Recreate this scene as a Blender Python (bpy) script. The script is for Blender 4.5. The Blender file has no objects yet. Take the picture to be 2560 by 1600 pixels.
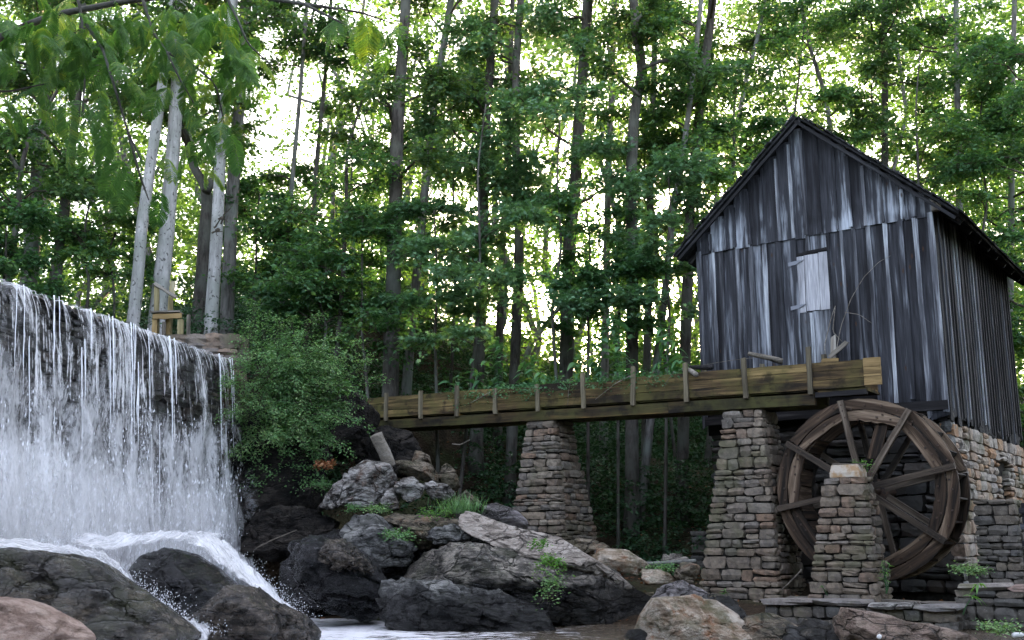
import bpy, math, random
import numpy as np
from mathutils import Vector, Matrix, Quaternion

S = bpy.context.scene
COL = S.collection
R_ = math.radians

# ------------------------------------------------------------------ camera
FPX, CAMH = 2700.0, 1.6
PITCH = math.atan(570.0 / FPX)
cam_d = bpy.data.cameras.new('camera'); cam = bpy.data.objects.new('camera', cam_d); COL.objects.link(cam)
cam.location = (0, 0, CAMH); cam.rotation_euler = (math.pi / 2 + PITCH, 0, 0)
cam_d.sensor_width = 36.0; cam_d.lens = 36.0 * FPX / 2560.0
cam_d.clip_start = 0.1; cam_d.clip_end = 2000
S.camera = cam

# ------------------------------------------------------------------ sky, sun, exposure
SUN_AZ, SUN_EL = R_(6.5), R_(11.5)
W = bpy.data.worlds.new('World'); S.world = W; W.use_nodes = True
nt = W.node_tree; nt.nodes.clear()
sky = nt.nodes.new('ShaderNodeTexSky'); sky.sky_type = 'NISHITA'; sky.sun_disc = False
sky.sun_elevation = SUN_EL; sky.sun_rotation = SUN_AZ; sky.air_density = 1.0; sky.dust_density = 2.5; sky.ozone_density = 2.0
mixs = nt.nodes.new('ShaderNodeMix'); mixs.data_type = 'RGBA'
mixs.inputs['Factor'].default_value = 0.42
mixs.inputs['B'].default_value = (2.8, 2.58, 2.55, 1)       # thin bright evening cloud over the whole sky
bg = nt.nodes.new('ShaderNodeBackground'); bg.inputs['Strength'].default_value = 0.15
out = nt.nodes.new('ShaderNodeOutputWorld')
nt.links.new(sky.outputs[0], mixs.inputs['A']); nt.links.new(mixs.outputs['Result'], bg.inputs['Color']); nt.links.new(bg.outputs[0], out.inputs['Surface'])
sd = Vector((math.sin(SUN_AZ) * math.cos(SUN_EL), math.cos(SUN_AZ) * math.cos(SUN_EL), math.sin(SUN_EL)))
sun_d = bpy.data.lights.new('sun', 'SUN'); sun = bpy.data.objects.new('sun', sun_d); COL.objects.link(sun)
sun_d.energy = 5.0; sun_d.angle = R_(1.0); sun_d.color = (1.0, 0.74, 0.45)
sun.rotation_mode = 'QUATERNION'; sun.rotation_quaternion = sd.to_track_quat('Z', 'Y'); sun.location = (10, 60, 40)
vs = S.view_settings; vs.view_transform = 'Standard'; vs.look = 'None'; vs.gamma = 1; vs.use_curve_mapping = False
vs.exposure = 3.25
S.cycles.max_bounces = 3; S.cycles.diffuse_bounces = 2; S.cycles.glossy_bounces = 2; S.cycles.transmission_bounces = 3
S.cycles.transparent_max_bounces = 12; S.cycles.caustics_reflective = False; S.cycles.caustics_refractive = False
S.cycles.use_adaptive_sampling = True; S.cycles.adaptive_threshold = 0.03

# ------------------------------------------------------------------ numeric helpers
_F = np.array([0, math.cos(PITCH), math.sin(PITCH)]); _U = np.array([0, -math.sin(PITCH), math.cos(PITCH)])
def at(px, py, Y):
    d = _F + np.array([1, 0, 0]) * (px - 1280) / FPX + _U * (800 - py) / FPX
    return np.array([0, 0, CAMH]) + d * (Y / d[1])
def px_of(P):
    q = np.asarray(P) - np.array([0, 0, CAMH]); z = q @ _F
    return 1280 + FPX * q[..., 0] / z, 800 - FPX * (q @ _U) / z
def rng(seed): return np.random.default_rng(seed)
def nrm(v): return v / np.maximum(np.linalg.norm(v, axis=-1, keepdims=True), 1e-9)
def _hash(ix, iy, iz, s):
    h = (ix.astype(np.int64) * 374761393 + iy.astype(np.int64) * 668265263 + iz.astype(np.int64) * 2147483647 + s * 974634) & 0xffffffff
    h = ((h ^ (h >> 13)) * 1274126177) & 0xffffffff
    return ((h ^ (h >> 16)) & 0xffff) / 65535.0
def vnoise(P, s=0):
    P = np.asarray(P, float); I = np.floor(P); f = P - I; f = f * f * (3 - 2 * f); I = I.astype(np.int64)
    r = 0
    for dx in (0, 1):
        for dy in (0, 1):
            for dz in (0, 1):
                w = (f[:, 0] if dx else 1 - f[:, 0]) * (f[:, 1] if dy else 1 - f[:, 1]) * (f[:, 2] if dz else 1 - f[:, 2])
                r = r + w * _hash(I[:, 0] + dx, I[:, 1] + dy, I[:, 2] + dz, s)
    return r * 2 - 1
def fbm(P, o=4, s=0):
    r = 0; a = 1.0; t = 0
    for k in range(o):
        r = r + a * vnoise(np.asarray(P) * 2 ** k + 17.3 * k, s + k); t += a; a *= .5
    return r / t
def smooth(a, b, x): t = np.clip((x - a) / (b - a), 0, 1); return t * t * (3 - 2 * t)

# ------------------------------------------------------------------ object helpers
def mesh(name, V, F, smooth_=False, tint=None, flow=None):
    """V (n,3); F either (m,k) array or a list of such arrays with differing k"""
    V = np.asarray(V, np.float32); Fs = F if isinstance(F, list) else [F]
    Fs = [np.asarray(f, np.int32) for f in Fs if len(f)]
    me = bpy.data.meshes.new(name)
    me.vertices.add(len(V)); me.vertices.foreach_set('co', V.ravel())
    idx = np.concatenate([f.ravel() for f in Fs]); tot = np.concatenate([np.full(len(f), f.shape[1], np.int32) for f in Fs])
    st = np.concatenate([[0], np.cumsum(tot)[:-1]]).astype(np.int32)
    me.loops.add(len(idx)); me.loops.foreach_set('vertex_index', idx)
    me.polygons.add(len(tot)); me.polygons.foreach_set('loop_start', st)
    try: me.polygons.foreach_set('loop_total', tot)
    except Exception: pass
    me.polygons.foreach_set('use_smooth', np.full(len(tot), bool(smooth_)))
    if tint is not None:
        a = me.attributes.new('tint', 'FLOAT', 'POINT'); a.data.foreach_set('value', np.asarray(tint, np.float32))
    if flow is not None:
        a = me.attributes.new('flow', 'FLOAT_VECTOR', 'POINT'); a.data.foreach_set('vector', np.asarray(flow, np.float32).ravel())
    me.update(calc_edges=True); me.validate()
    return me
def obj(name, me, mat=None, parent=None, M=None, label=None, cat=None, group=None, kind=None):
    o = bpy.data.objects.new(name, me); COL.objects.link(o)
    if mat and me is not None and not me.materials: me.materials.append(mat)
    if parent: o.parent = parent
    if M is not None: o.matrix_basis = Matrix(M) if not isinstance(M, Matrix) else M
    return tag(o, label, cat, group, kind)
def tag(o, label=None, cat=None, group=None, kind=None):
    if label: o['label'] = label
    if cat: o['category'] = cat
    if group: o['group'] = group
    if kind: o['kind'] = kind
    return o
def thing(name, label, cat, loc=(0, 0, 0), rz=0, group=None):
    return obj(name, None, None, None, Matrix.Translation(Vector(loc)) @ Matrix.Rotation(rz, 4, 'Z'), label, cat, group)
class MB:
    def __init__(s): s.v = []; s.f4 = []; s.f3 = []; s.n = 0
    def add(s, V, F4=None, F3=None):
        V = np.asarray(V, float)
        if F4 is not None and len(F4): s.f4.append(np.asarray(F4) + s.n)
        if F3 is not None and len(F3): s.f3.append(np.asarray(F3) + s.n)
        s.v.append(V); s.n += len(V)
    def box(s, c, h, M=None):
        V = np.array([[x, y, z] for x in (-1, 1) for y in (-1, 1) for z in (-1, 1)], float) * h
        if M is not None: V = V @ np.asarray(M).T
        s.add(V + np.asarray(c), [[0, 1, 3, 2], [4, 6, 7, 5], [0, 4, 5, 1], [2, 3, 7, 6], [0, 2, 6, 4], [1, 5, 7, 3]])
    def tube(s, P, r, n=8, cap=True, wob=0, seed=0):
        P = np.asarray(P, float); r = np.broadcast_to(np.asarray(r, float), (len(P),))
        T = nrm(np.gradient(P, axis=0)); ref = np.array([0, 0, 1.0]) if abs(T[:, 2]).mean() < .8 else np.array([0, 1.0, 0])
        A = nrm(np.cross(T, ref)); B = np.cross(T, A)
        th = np.arange(n) * 2 * math.pi / n
        V = P[:, None] + r[:, None, None] * (A[:, None] * np.cos(th)[None, :, None] + B[:, None] * np.sin(th)[None, :, None])
        if wob:
            Q = V.reshape(-1, 3); d = (Q.reshape(V.shape) - P[:, None]); nz = fbm(Q * np.array([3.5, 3.5, .9]), 3, seed).reshape(len(P), n, 1); V = V + d * nz * wob
        k = np.arange(len(P) - 1)[:, None] * n; j = np.arange(n)[None]; j2 = (j + 1) % n
        F = np.stack([k + j, k + j2, k + n + j2, k + n + j], -1).reshape(-1, 4)
        V = V.reshape(-1, 3); F3 = []
        if cap:
            m = len(V); V = np.vstack([V, P[:1], P[-1:]])
            F3 = [[m, (i + 1) % n, i] for i in range(n)] + [[m + 1, m - n + i, m - n + (i + 1) % n] for i in range(n)]
        s.add(V, F, F3)
    def segs(s, A, B, ra, rb):
        """many thin three-sided twigs at once"""
        A = np.asarray(A); B = np.asarray(B); N = len(A)
        if not N: return
        T = nrm(B - A); X = nrm(np.cross(T, np.array([.3, .5, .81]))); Y = np.cross(T, X)
        V = np.zeros((N, 6, 3))
        for k in range(3):
            o = X * math.cos(k * 2.094) + Y * math.sin(k * 2.094); V[:, k] = A + o * np.reshape(ra, (-1, 1)); V[:, 3 + k] = B + o * np.reshape(rb, (-1, 1))
        b = (np.arange(N) * 6)[:, None, None]
        F = (b + np.array([[0, 1, 4, 3], [1, 2, 5, 4], [2, 0, 3, 5]])[None]).reshape(-1, 4)
        s.add(V.reshape(-1, 3), F)
    def mesh(s, name, sm=False):
        F = []
        if s.f4: F.append(np.concatenate(s.f4))
        if s.f3: F.append(np.concatenate(s.f3))
        return mesh(name, np.concatenate(s.v), F, sm)
    def build(s, name, mat, parent=None, M=None, sm=False, **k): return obj(name, s.mesh(name, sm), mat, parent, M, **k)

# ------------------------------------------------------------------ materials
class NT:
    def __init__(s, name):
        s.m = bpy.data.materials.new(name); s.m.use_nodes = True; s.t = s.m.node_tree; s.t.nodes.clear()
        s.out = s.n('ShaderNodeOutputMaterial'); s.b = s.n('ShaderNodeBsdfPrincipled'); s.l(s.b.outputs[0], s.out.inputs['Surface'])
    def n(s, t, **k):
        x = s.t.nodes.new(t)
        for a, b in k.items(): setattr(x, a, b)
        return x
    def l(s, a, b): s.t.links.new(a, b)
    def val(s, v, sock):
        if isinstance(v, bpy.types.NodeSocket): s.l(v, sock)
        else: sock.default_value = v
    def pos(s): return s.n('ShaderNodeNewGeometry').outputs['Position']
    def objc(s): return s.n('ShaderNodeTexCoord').outputs['Object']
    def rnd(s): return s.n('ShaderNodeObjectInfo').outputs['Random']
    def attr(s, name, o='Fac'): return s.n('ShaderNodeAttribute', attribute_name=name).outputs[o]
    def scale(s, vec, sc, add=None):
        m = s.n('ShaderNodeVectorMath', operation='MULTIPLY'); s.l(vec, m.inputs[0]); m.inputs[1].default_value = sc
        if add is None: return m.outputs[0]
        a = s.n('ShaderNodeVectorMath', operation='ADD'); s.l(m.outputs[0], a.inputs[0]); s.l(add, a.inputs[1]); return a.outputs[0]
    def noise(s, vec, sc, det=4, rough=.55, dist=0):
        x = s.n('ShaderNodeTexNoise'); s.l(vec, x.inputs['Vector']); x.inputs['Scale'].default_value = sc; x.inputs['Detail'].default_value = det
        x.inputs['Roughness'].default_value = rough; x.inputs['Distortion'].default_value = dist; return x.outputs['Fac']
    def vor(s, vec, sc, f='F1', o='Distance'):
        x = s.n('ShaderNodeTexVoronoi', feature=f); s.l(vec, x.inputs['Vector']); x.inputs['Scale'].default_value = sc; return x.outputs[o]
    def ramp(s, fac, stops):
        x = s.n('ShaderNodeValToRGB'); s.val(fac, x.inputs[0]); e = x.color_ramp.elements
        while len(e) < len(stops): e.new(.5)
        for i, (p, c) in enumerate(stops): e[i].position = p; e[i].color = (*c, 1) if len(c) == 3 else c
        return x.outputs[0]
    def mr(s, v, a, b, c=0., d=1., st='LINEAR'):
        x = s.n('ShaderNodeMapRange', interpolation_type=st); s.val(v, x.inputs[0])
        for i, q in enumerate((a, b, c, d)): x.inputs[i + 1].default_value = q
        return x.outputs[0]
    def math(s, op, a, b=0., c=None):
        x = s.n('ShaderNodeMath', operation=op); s.val(a, x.inputs[0]); s.val(b, x.inputs[1])
        if c is not None: s.val(c, x.inputs[2])
        x.use_clamp = False; return x.outputs[0]
    def mix(s, f, a, b, mode='MIX'):
        x = s.n('ShaderNodeMix', data_type='RGBA', blend_type=mode); s.val(f, x.inputs['Factor'])
        for q, i in ((a, 'A'), (b, 'B')):
            if isinstance(q, bpy.types.NodeSocket): s.l(q, x.inputs[i])
            else: x.inputs[i].default_value = (*q, 1)
        return x.outputs['Result']
    def bump(s, h, st=.5, d=.02):
        x = s.n('ShaderNodeBump'); s.l(h, x.inputs['Height']); x.inputs['Strength'].default_value = st; x.inputs['Distance'].default_value = d
        s.l(x.outputs[0], s.b.inputs['Normal']); return x.outputs[0]
    def fin(s, col, rough=.8, spec=.3):
        s.val(col if isinstance(col, bpy.types.NodeSocket) else (*col, 1), s.b.inputs['Base Color']); s.val(rough, s.b.inputs['Roughness'])
        s.b.inputs['Specular IOR Level'].default_value = spec; return s.m
    def objvec(s):   # object coordinates shifted by a per-object random
        r = s.rnd(); c = s.n('ShaderNodeCombineXYZ'); 
        for i, k in enumerate((37., 71., 13.)): s.l(s.math('MULTIPLY', r, k), c.inputs[i])
        return s.scale(s.objc(), (1, 1, 1), c.outputs[0])

def m_wood(name, dark, mid, light, lo=.42, hi=.66, moss=None, seam=False, rough=.85, knots=True):
    t = NT(name); v = t.objvec(); g = t.scale(v, (.55, 9, 9))
    n1 = t.noise(g, 1.0, 5, .6, .3); n2 = t.noise(t.scale(v, (.35, 3.5, 3)), 1.0, 4, .6); fine = t.noise(t.scale(v, (2.2, 60, 60)), 1.0, 3, .6)
    f = t.math('ADD', t.math('MULTIPLY', n1, .55), t.math('MULTIPLY', n2, .45))
    f = t.math('ADD', f, t.math('MULTIPLY', t.math('SUBTRACT', t.rnd(), .5), .14))
    if seam:   # rain-bleached towards the sheltered lower end of the gable boards
        z = t.n('ShaderNodeSeparateXYZ'); t.l(t.pos(), z.inputs[0]); zz = z.outputs['Z']
        f = t.math('ADD', f, t.math('MULTIPLY', t.mr(zz, 8.6, 9.8, 1., -.15), t.mr(t.noise(t.pos(), .8, 3), .38, .62, .02, .2)))
    c = t.ramp(f, [(lo, dark), ((lo + hi) / 2, mid), (hi, light)])
    c = t.mix(t.mr(fine, .35, .7, .45, 0), c, tuple(q * .35 for q in dark))
    if moss:
        c = t.mix(t.mr(t.noise(t.pos(), 1.3, 4, .6), .42, .62, 0, .85), c, moss)
        c = t.mix(t.mr(t.noise(t.scale(t.pos(), (1, 1, 1)), 2.7, 4, .6), .55, .68, 0, .8), c, tuple(q * .45 for q in dark))
    if knots:
        k = t.vor(t.scale(v, (1.6, 4, 4)), 1.0); c = t.mix(t.mr(k, .05, .12, .8, 0), c, (.045, .022, .012))
    t.bump(t.math('ADD', fine, t.math('MULTIPLY', n1, .8)), .7, .012)
    return t.fin(c, rough, .25)
def m_stone(name, cols, wet=0., bump=.6, warm=None):
    t = NT(name); p = t.pos(); r = t.rnd()
    st = [(i / (len(cols) - 1), c) for i, c in enumerate(cols)]
    c = t.ramp(r, st); n = t.noise(p, 9, 6, .65); n2 = t.noise(p, 2.2, 4, .6)
    c = t.mix(t.mr(n, .35, .7, .0, .8), tuple(.3 * q for q in cols[0]), c) if False else t.mix(t.mr(n, .3, .62, .7, 0), c, (.03, .028, .026))
    if not wet:      # dry stone: warm patches, lichen spots, a little moss
        c = t.mix(t.mr(n2, .54, .68, 0, .45), c, (.24, .20, .155)); c = t.mix(t.mr(t.vor(p, 22), .08, .16, .55, 0), c, (.34, .34, .31)); c = t.mix(t.mr(t.noise(p, 1.1, 3), .52, .66, 0, .65), c, (.07, .072, .035))
    else: c = t.mix(t.mr(n2, .5, .66, 0, .8), c, (.012, .013, .010))
    t.bump(t.math('ADD', n, t.math('MULTIPLY', t.noise(p, 40, 4, .6), .35)), bump, .03)
    return t.fin(c, .85 - .5 * wet, .3 + .3 * wet)
def m_rock(name, base, light, dark, lichen=.5, moss=.0, rust=.0, rough=.8, sc=1.0, spec=.3, ckw=.9, shade_h=None):
    t = NT(name); p = t.pos(); v = t.scale(p, (sc, sc, sc * 1.6))
    n = t.noise(v, 1.7, 8, .62, .4); n2 = t.noise(v, 7, 6, .65); n3 = t.noise(t.scale(p, (2, 2, 9)), 1.6, 5, .6, .6)
    c = t.ramp(t.math('ADD', t.math('MULTIPLY', n, .6), t.math('MULTIPLY', n2, .4)), [(.41, dark), (.49, base), (.58, light)])
    c = t.mix(t.mr(n3, .40, .49, .75, 0), c, dark)
    gn = t.n('ShaderNodeNewGeometry'); sx = t.n('ShaderNodeSeparateXYZ'); t.l(gn.outputs['Normal'], sx.inputs[0])
    if lichen:
        sp = t.math('MULTIPLY', t.mr(t.noise(p, 13, 5, .7), .56, .66), t.mr(t.noise(p, 1.2, 2), .42, .6)); c = t.mix(t.math('MULTIPLY', sp, lichen), c, (.5, .5, .46))
        c = t.mix(t.mr(t.vor(p, 16), .06, .13, .6 * lichen, 0), c, (.52, .52, .48))
    wv = t.n('ShaderNodeVectorMath', operation='ADD'); t.l(t.scale(p, (.75 * sc, .75 * sc, 1.9 * sc)), wv.inputs[0]); nzc = t.n('ShaderNodeTexNoise'); t.l(p, nzc.inputs['Vector']); nzc.inputs['Scale'].default_value = 1.6; nzc.inputs['Detail'].default_value = 5; t.l(t.scale(nzc.outputs['Color'], (.75, .75, .75)), wv.inputs[1])
    ck = t.vor(wv.outputs[0], 1.25, 'DISTANCE_TO_EDGE'); ck2 = t.vor(wv.outputs[0], 3.4, 'DISTANCE_TO_EDGE'); crack = t.math('MULTIPLY', t.mr(ck, 0., .028), t.mr(ck2, 0., .03, .45, 1.)); c = t.mix(t.mr(crack, 0., 1., ckw, 0.), c, tuple(.25 * q for q in dark))
    if moss: c = t.mix(t.math('MULTIPLY', t.mr(t.noise(p, 2.3, 5, .65), .46, .62), moss), c, (.055, .065, .018))
    if rust: c = t.mix(t.math('MULTIPLY', t.mr(t.noise(t.scale(p, (1, 1, 1), None), 2.9, 5, .7), .54, .66), rust), c, (.24, .09, .03))
    t.bump(t.math('ADD', t.math('ADD', t.math('ADD', n, t.math('MULTIPLY', crack, .9 * ckw)), t.math('MULTIPLY', n3, .6)), t.math('MULTIPLY', t.noise(p, 19, 7, .75), .7)), 1.0, .13)
    rr = t.mr(n2, .3, .7, max(rough - .15, .05), min(rough + .12, 1))
    if shade_h:           # lower-face shade painted into colour with wet gloss below height wl above the stream
        zz = t.n('ShaderNodeSeparateXYZ'); t.l(p, zz.inputs[0]); shade_z = t.math('ADD', zz.outputs['Z'], t.math('MULTIPLY', t.math('SUBTRACT', t.noise(p, 1.1, 5, .6), .5), 1.3)); shade_m = t.mr(shade_z, shade_h - .16, shade_h + .16, 1, 0, 'SMOOTHSTEP')
        c = t.mix(t.math('MULTIPLY', shade_m, .88), c, (.008, .008, .009)); x = t.n('ShaderNodeMix', data_type='FLOAT'); t.l(shade_m, x.inputs['Factor']); t.l(rr, x.inputs['A']); x.inputs['B'].default_value = .24; rr = x.outputs['Result']
    return t.fin(c, rr, spec)
def m_leaf(name, a, b, c3=None, trans=.45, rough=.5, var=.35):
    t = NT(name); tn = t.attr('tint'); nz = t.noise(t.pos(), .55, 2)
    f = t.math('ADD', t.math('MULTIPLY', tn, .7), t.math('MULTIPLY', t.math('SUBTRACT', nz, .35), .9)); f = t.math('ADD', f, t.math('MULTIPLY', t.math('SUBTRACT', t.rnd(), .5), var))
    c = t.ramp(f, [(.0, a), (.6, b), (1., c3 or tuple(min(1, q * 1.5) for q in b))])
    t.fin(c, rough, .35); tr = t.n('ShaderNodeBsdfTranslucent'); tc = t.mix(1., c, (1.3, 1.45, .6), 'MULTIPLY'); t.l(tc, tr.inputs['Color'])
    mx = t.n('ShaderNodeMixShader'); mx.inputs[0].default_value = trans; t.l(t.b.outputs[0], mx.inputs[1]); t.l(tr.outputs[0], mx.inputs[2]); t.l(mx.outputs[0], t.out.inputs['Surface'])
    return t.m
def m_bark(name, dark, light, lichen=None, sc=1.0, spot=0.):
    t = NT(name); p = t.pos(); n = t.noise(t.scale(p, (9 * sc, 9 * sc, 1.6 * sc)), 1, 5, .65, .4); n2 = t.noise(p, .9, 4, .6)
    c = t.ramp(n, [(.34, dark), (.62, light)])
    if lichen: c = t.mix(t.mr(n2, .45, .62, 0, .75), c, lichen)
    if spot: c = t.mix(t.mr(t.noise(t.scale(p, (14, 14, 9)), 1, 3, .5), .60, .68, 0, spot), c, (.035, .03, .028))
    t.bump(n, .9, .03); return t.fin(c, .95, .15)

# weathered mill boards
BOARD = m_wood('mill_board', (.010, .010, .013), (.046, .048, .058), (.36, .385, .44), .40, .70)
GABLE = m_wood('gable_board', (.009, .009, .012), (.044, .046, .056), (.44, .475, .54), .41, .73, seam=True)
BATTEN = m_wood('mill_batten', (.025, .025, .03), (.13, .135, .155), (.46, .485, .53), .39, .63, knots=False)
BLEACH = m_wood('bleached_board', (.03, .03, .036), (.16, .17, .19), (.46, .48, .53), .40, .64)
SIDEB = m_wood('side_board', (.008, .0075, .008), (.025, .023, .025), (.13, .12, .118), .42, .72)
DOORW = m_wood('shutter_wood', (.08, .08, .09), (.33, .33, .36), (.52, .52, .56), .32, .62)
FLUME = m_wood('flume_wood', (.020, .014, .009), (.11, .072, .032), (.30, .21, .09), .42, .62, moss=(.085, .075, .022), knots=False)
BEAMW = m_wood('flume_beam', (.012, .009, .007), (.075, .05, .02), (.27, .16, .05), .42, .66, moss=(.06, .058, .018), knots=False)
POSTW = m_wood('flume_post', (.05, .042, .03), (.16, .135, .09), (.28, .24, .16), .36, .66, knots=False)
NEWW = m_wood('pale_timber', (.12, .08, .035), (.33, .225, .10), (.48, .36, .19), .34, .66, knots=False)
WHEELW = m_wood('wheel_wood', (.012, .009, .007), (.085, .054, .035), (.33, .245, .175), .42, .66, knots=False)
SPOKEW = m_wood('spoke_wood', (.02, .016, .013), (.095, .072, .054), (.32, .26, .205), .40, .66, knots=False)
OLDW = m_wood('old_wood', (.04, .034, .028), (.20, .175, .145), (.40, .37, .33), .32, .68)
GATEW = m_wood('gate_wood', (.09, .075, .035), (.30, .25, .13), (.45, .40, .27), .3, .68, knots=False)
FENCEW = m_wood('fence_wood', (.01, .01, .012), (.035, .035, .042), (.14, .145, .17), .4, .7, knots=False)
ROOFM = m_wood('roof_shingle', (.006, .006, .007), (.02, .02, .023), (.08, .08, .09), .4, .72, knots=False)
ROOFE = m_wood('roof_edge', (.012, .012, .013), (.05, .05, .055), (.34, .35, .37), .46, .72, knots=False)
IRON = NT('rusty_iron'); IRON = (lambda t: t.fin(t.ramp(t.noise(t.pos(), 30, 4), [(.35, (.015, .013, .012)), (.65, (.07, .035, .02))]), .65, .4))(IRON)
GREYIRON = NT('grey_hinge').fin((.16, .17, .20), .6, .4)
# masonry
STONE = m_stone('pier_stone', [(0.148, 0.113, 0.082), (0.218, 0.176, 0.136), (0.152, 0.133, 0.117), (0.25, 0.195, 0.144), (0.117, 0.101, 0.086), (0.203, 0.133, 0.09), (0.187, 0.164, 0.14), (0.265, 0.222, 0.172), (0.164, 0.121, 0.09)])
FOUND = m_stone('foundation_stone', [(0.306, 0.255, 0.212), (0.374, 0.23, 0.128), (0.34, 0.306, 0.272), (0.391, 0.34, 0.297), (0.289, 0.145, 0.06), (0.357, 0.306, 0.264), (0.255, 0.23, 0.212)])
SHADEST = m_stone('shaded_fieldstone', [(.10, .09, .08), (.15, .135, .12), (.09, .088, .085), (.17, .14, .11), (.12, .11, .10)])  # shaded copy of the pier stone: shade put into the colour
WET_SHADE_ST = m_stone('wet_shaded_stone', [(.016, .015, .014), (.034, .031, .028), (.012, .012, .013), (.045, .033, .025), (.022, .021, .020)], wet=.75)
SLABM = m_stone('slab_stone', [(.20, .175, .16), (.27, .24, .22), (.17, .16, .155)])
MORTAR = NT('mortar'); MORTAR = MORTAR.fin(MORTAR.ramp(MORTAR.noise(MORTAR.pos(), 14, 4), [(.3, (.012, .011, .01)), (.7, (.035, .032, .028))]), .95, .1)
CONC = NT('concrete_block'); CONC.bump(CONC.noise(CONC.pos(), 30, 5), .5, .02); CONC = CONC.fin(CONC.mix(CONC.mr(CONC.noise(CONC.pos(), 6, 4), .45, .6, 0, .8), (.42, .37, .31), (.30, .18, .08)), .9, .2)
# rocks
RK_WHITE = m_rock('pale_boulder', (.29, .27, .25), (.50, .48, .46), (.05, .042, .038), lichen=.6, moss=.1, rust=.3)
RK_BROWN = m_rock('brown_boulder', (.16, .13, .095), (.27, .225, .17), (.05, .04, .03), lichen=.4, moss=.35, rust=.3)
RK_GREY = m_rock('grey_ledge', (.17, .15, .13), (.40, .355, .305), (.022, .019, .017), lichen=.5, moss=.3, rough=.65, spec=.45, shade_h=1.0)
RK_LIGHT = m_rock('light_slab', (.40, .345, .30), (.52, .46, .41), (.15, .125, .105), lichen=.5, moss=.05, sc=.7)
RK_DARK = m_rock('dark_ledge', (.12, .12, .12), (.30, .295, .285), (.015, .015, .016), lichen=.35, moss=.15, rough=.5, spec=.5, shade_h=.85)
RK_WET = m_rock('wet_black_rock', (.010, .010, .012), (.035, .035, .04), (.004, .004, .005), lichen=0, rough=.2, spec=.6)
RK_FLOW = m_rock('stream_worn_rock', (.04, .033, .026), (.11, .088, .064), (.014, .012, .011), lichen=.05, moss=.35, rough=.24, spec=.7)
RK_WETBR = m_rock('wet_brown_rock', (.06, .048, .038), (.15, .12, .095), (.018, .015, .013), lichen=0, rough=.22, spec=.7)
RK_PINK = m_rock('pink_granite', (.46, .33, .27), (.60, .46, .39), (.28, .19, .15), lichen=.1, rust=.2, sc=2, ckw=.12)
RK_TAN = m_rock('tan_mossy_boulder', (.46, .38, .30), (.60, .53, .45), (.24, .17, .11), lichen=.15, moss=.65, rust=.75, sc=.7, ckw=.3)
RK_PURP = m_rock('purplish_rock', (.22, .20, .205), (.33, .30, .305), (.10, .09, .09), lichen=.2, moss=.1)
RK_BANK = m_rock('shaded_bank_rock', (.022, .019, .017), (.05, .042, .036), (.008, .007, .007), lichen=0, rough=.7, spec=.2)  # near-black: the void's shade under the shrub put into the rock colour
# bark and leaves
BK_DARK = m_bark('dark_bark', (.022, .019, .017), (.085, .075, .066), (.10, .105, .09))
BK_GREY = m_bark('grey_bark', (.05, .046, .042), (.17, .16, .15), (.17, .19, .17))
BK_PALE = m_bark('pale_bark', (.19, .185, .18), (.36, .35, .345), (.20, .21, .19), 1.0, .8)
BK_TWIG = m_bark('twig_bark', (.03, .025, .02), (.09, .075, .06))
LF_CAN = m_leaf('canopy_leaf', (.032, .075, .034), (.068, .135, .052), (.13, .19, .055))
LF_GUM = m_leaf('sweetgum_leaf', (.05, .12, .065), (.10, .20, .105), (.15, .25, .12), trans=.35, rough=.42)
LF_UND = m_leaf('understory_leaf', (.034, .09, .044), (.072, .16, .066), (.14, .23, .065))
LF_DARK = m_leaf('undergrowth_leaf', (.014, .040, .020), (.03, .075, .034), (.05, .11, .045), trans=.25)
LF_MIM = m_leaf('mimosa_leaf', (.04, .11, .03), (.09, .19, .05), (.26, .32, .05), trans=.45, var=.6)
LF_SHRUB = m_leaf('shrub_leaf', (.06, .145, .06), (.14, .27, .105), (.32, .44, .21), trans=.3, rough=.45)
LF_BROAD = m_leaf('broad_leaf', (.04, .11, .055), (.075, .18, .085), (.12, .25, .10), trans=.35, rough=.35)
LF_BRIGHT = m_leaf('bright_leaf', (.06, .16, .04), (.12, .26, .06), (.2, .33, .08), trans=.4)
LF_FAR = m_leaf('far_leaf', (.05, .10, .04), (.10, .17, .06), (.17, .22, .07), trans=.5)
LF_DEAD = m_leaf('dead_leaf', (.14, .045, .02), (.24, .09, .04), (.3, .16, .08), trans=.2)
t = NT('forest_floor'); n1 = t.noise(t.pos(), 2.5, 6, .7); n2 = t.vor(t.pos(), 14)
GROUND = (t.bump(t.math('ADD', n1, n2), .9, .05), t.fin(t.mix(t.mr(t.noise(t.pos(), .6, 3), .45, .6), t.ramp(n1, [(.35, (.018, .014, .010)), (.65, (.055, .038, .025))]), t.ramp(n1, [(.35, (.02, .022, .012)), (.65, (.05, .055, .026))])), .95, .1))[1]

# ------------------------------------------------------------------ the mill's own axes
AZ = R_(35.5); CX, CY = 9.026, 22.397
MFR = Matrix.Translation((CX, CY, 0)) @ Matrix.Rotation(-AZ, 4, 'Z')
def mw(x, y, z): return np.array(MFR @ Vector((x, y, z)))
def mthing(name, label, cat, x, y, z=0, group=None, rz=0):
    p = mw(x, y, z); return thing(name, label, cat, p, -AZ + rz, group)

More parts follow.
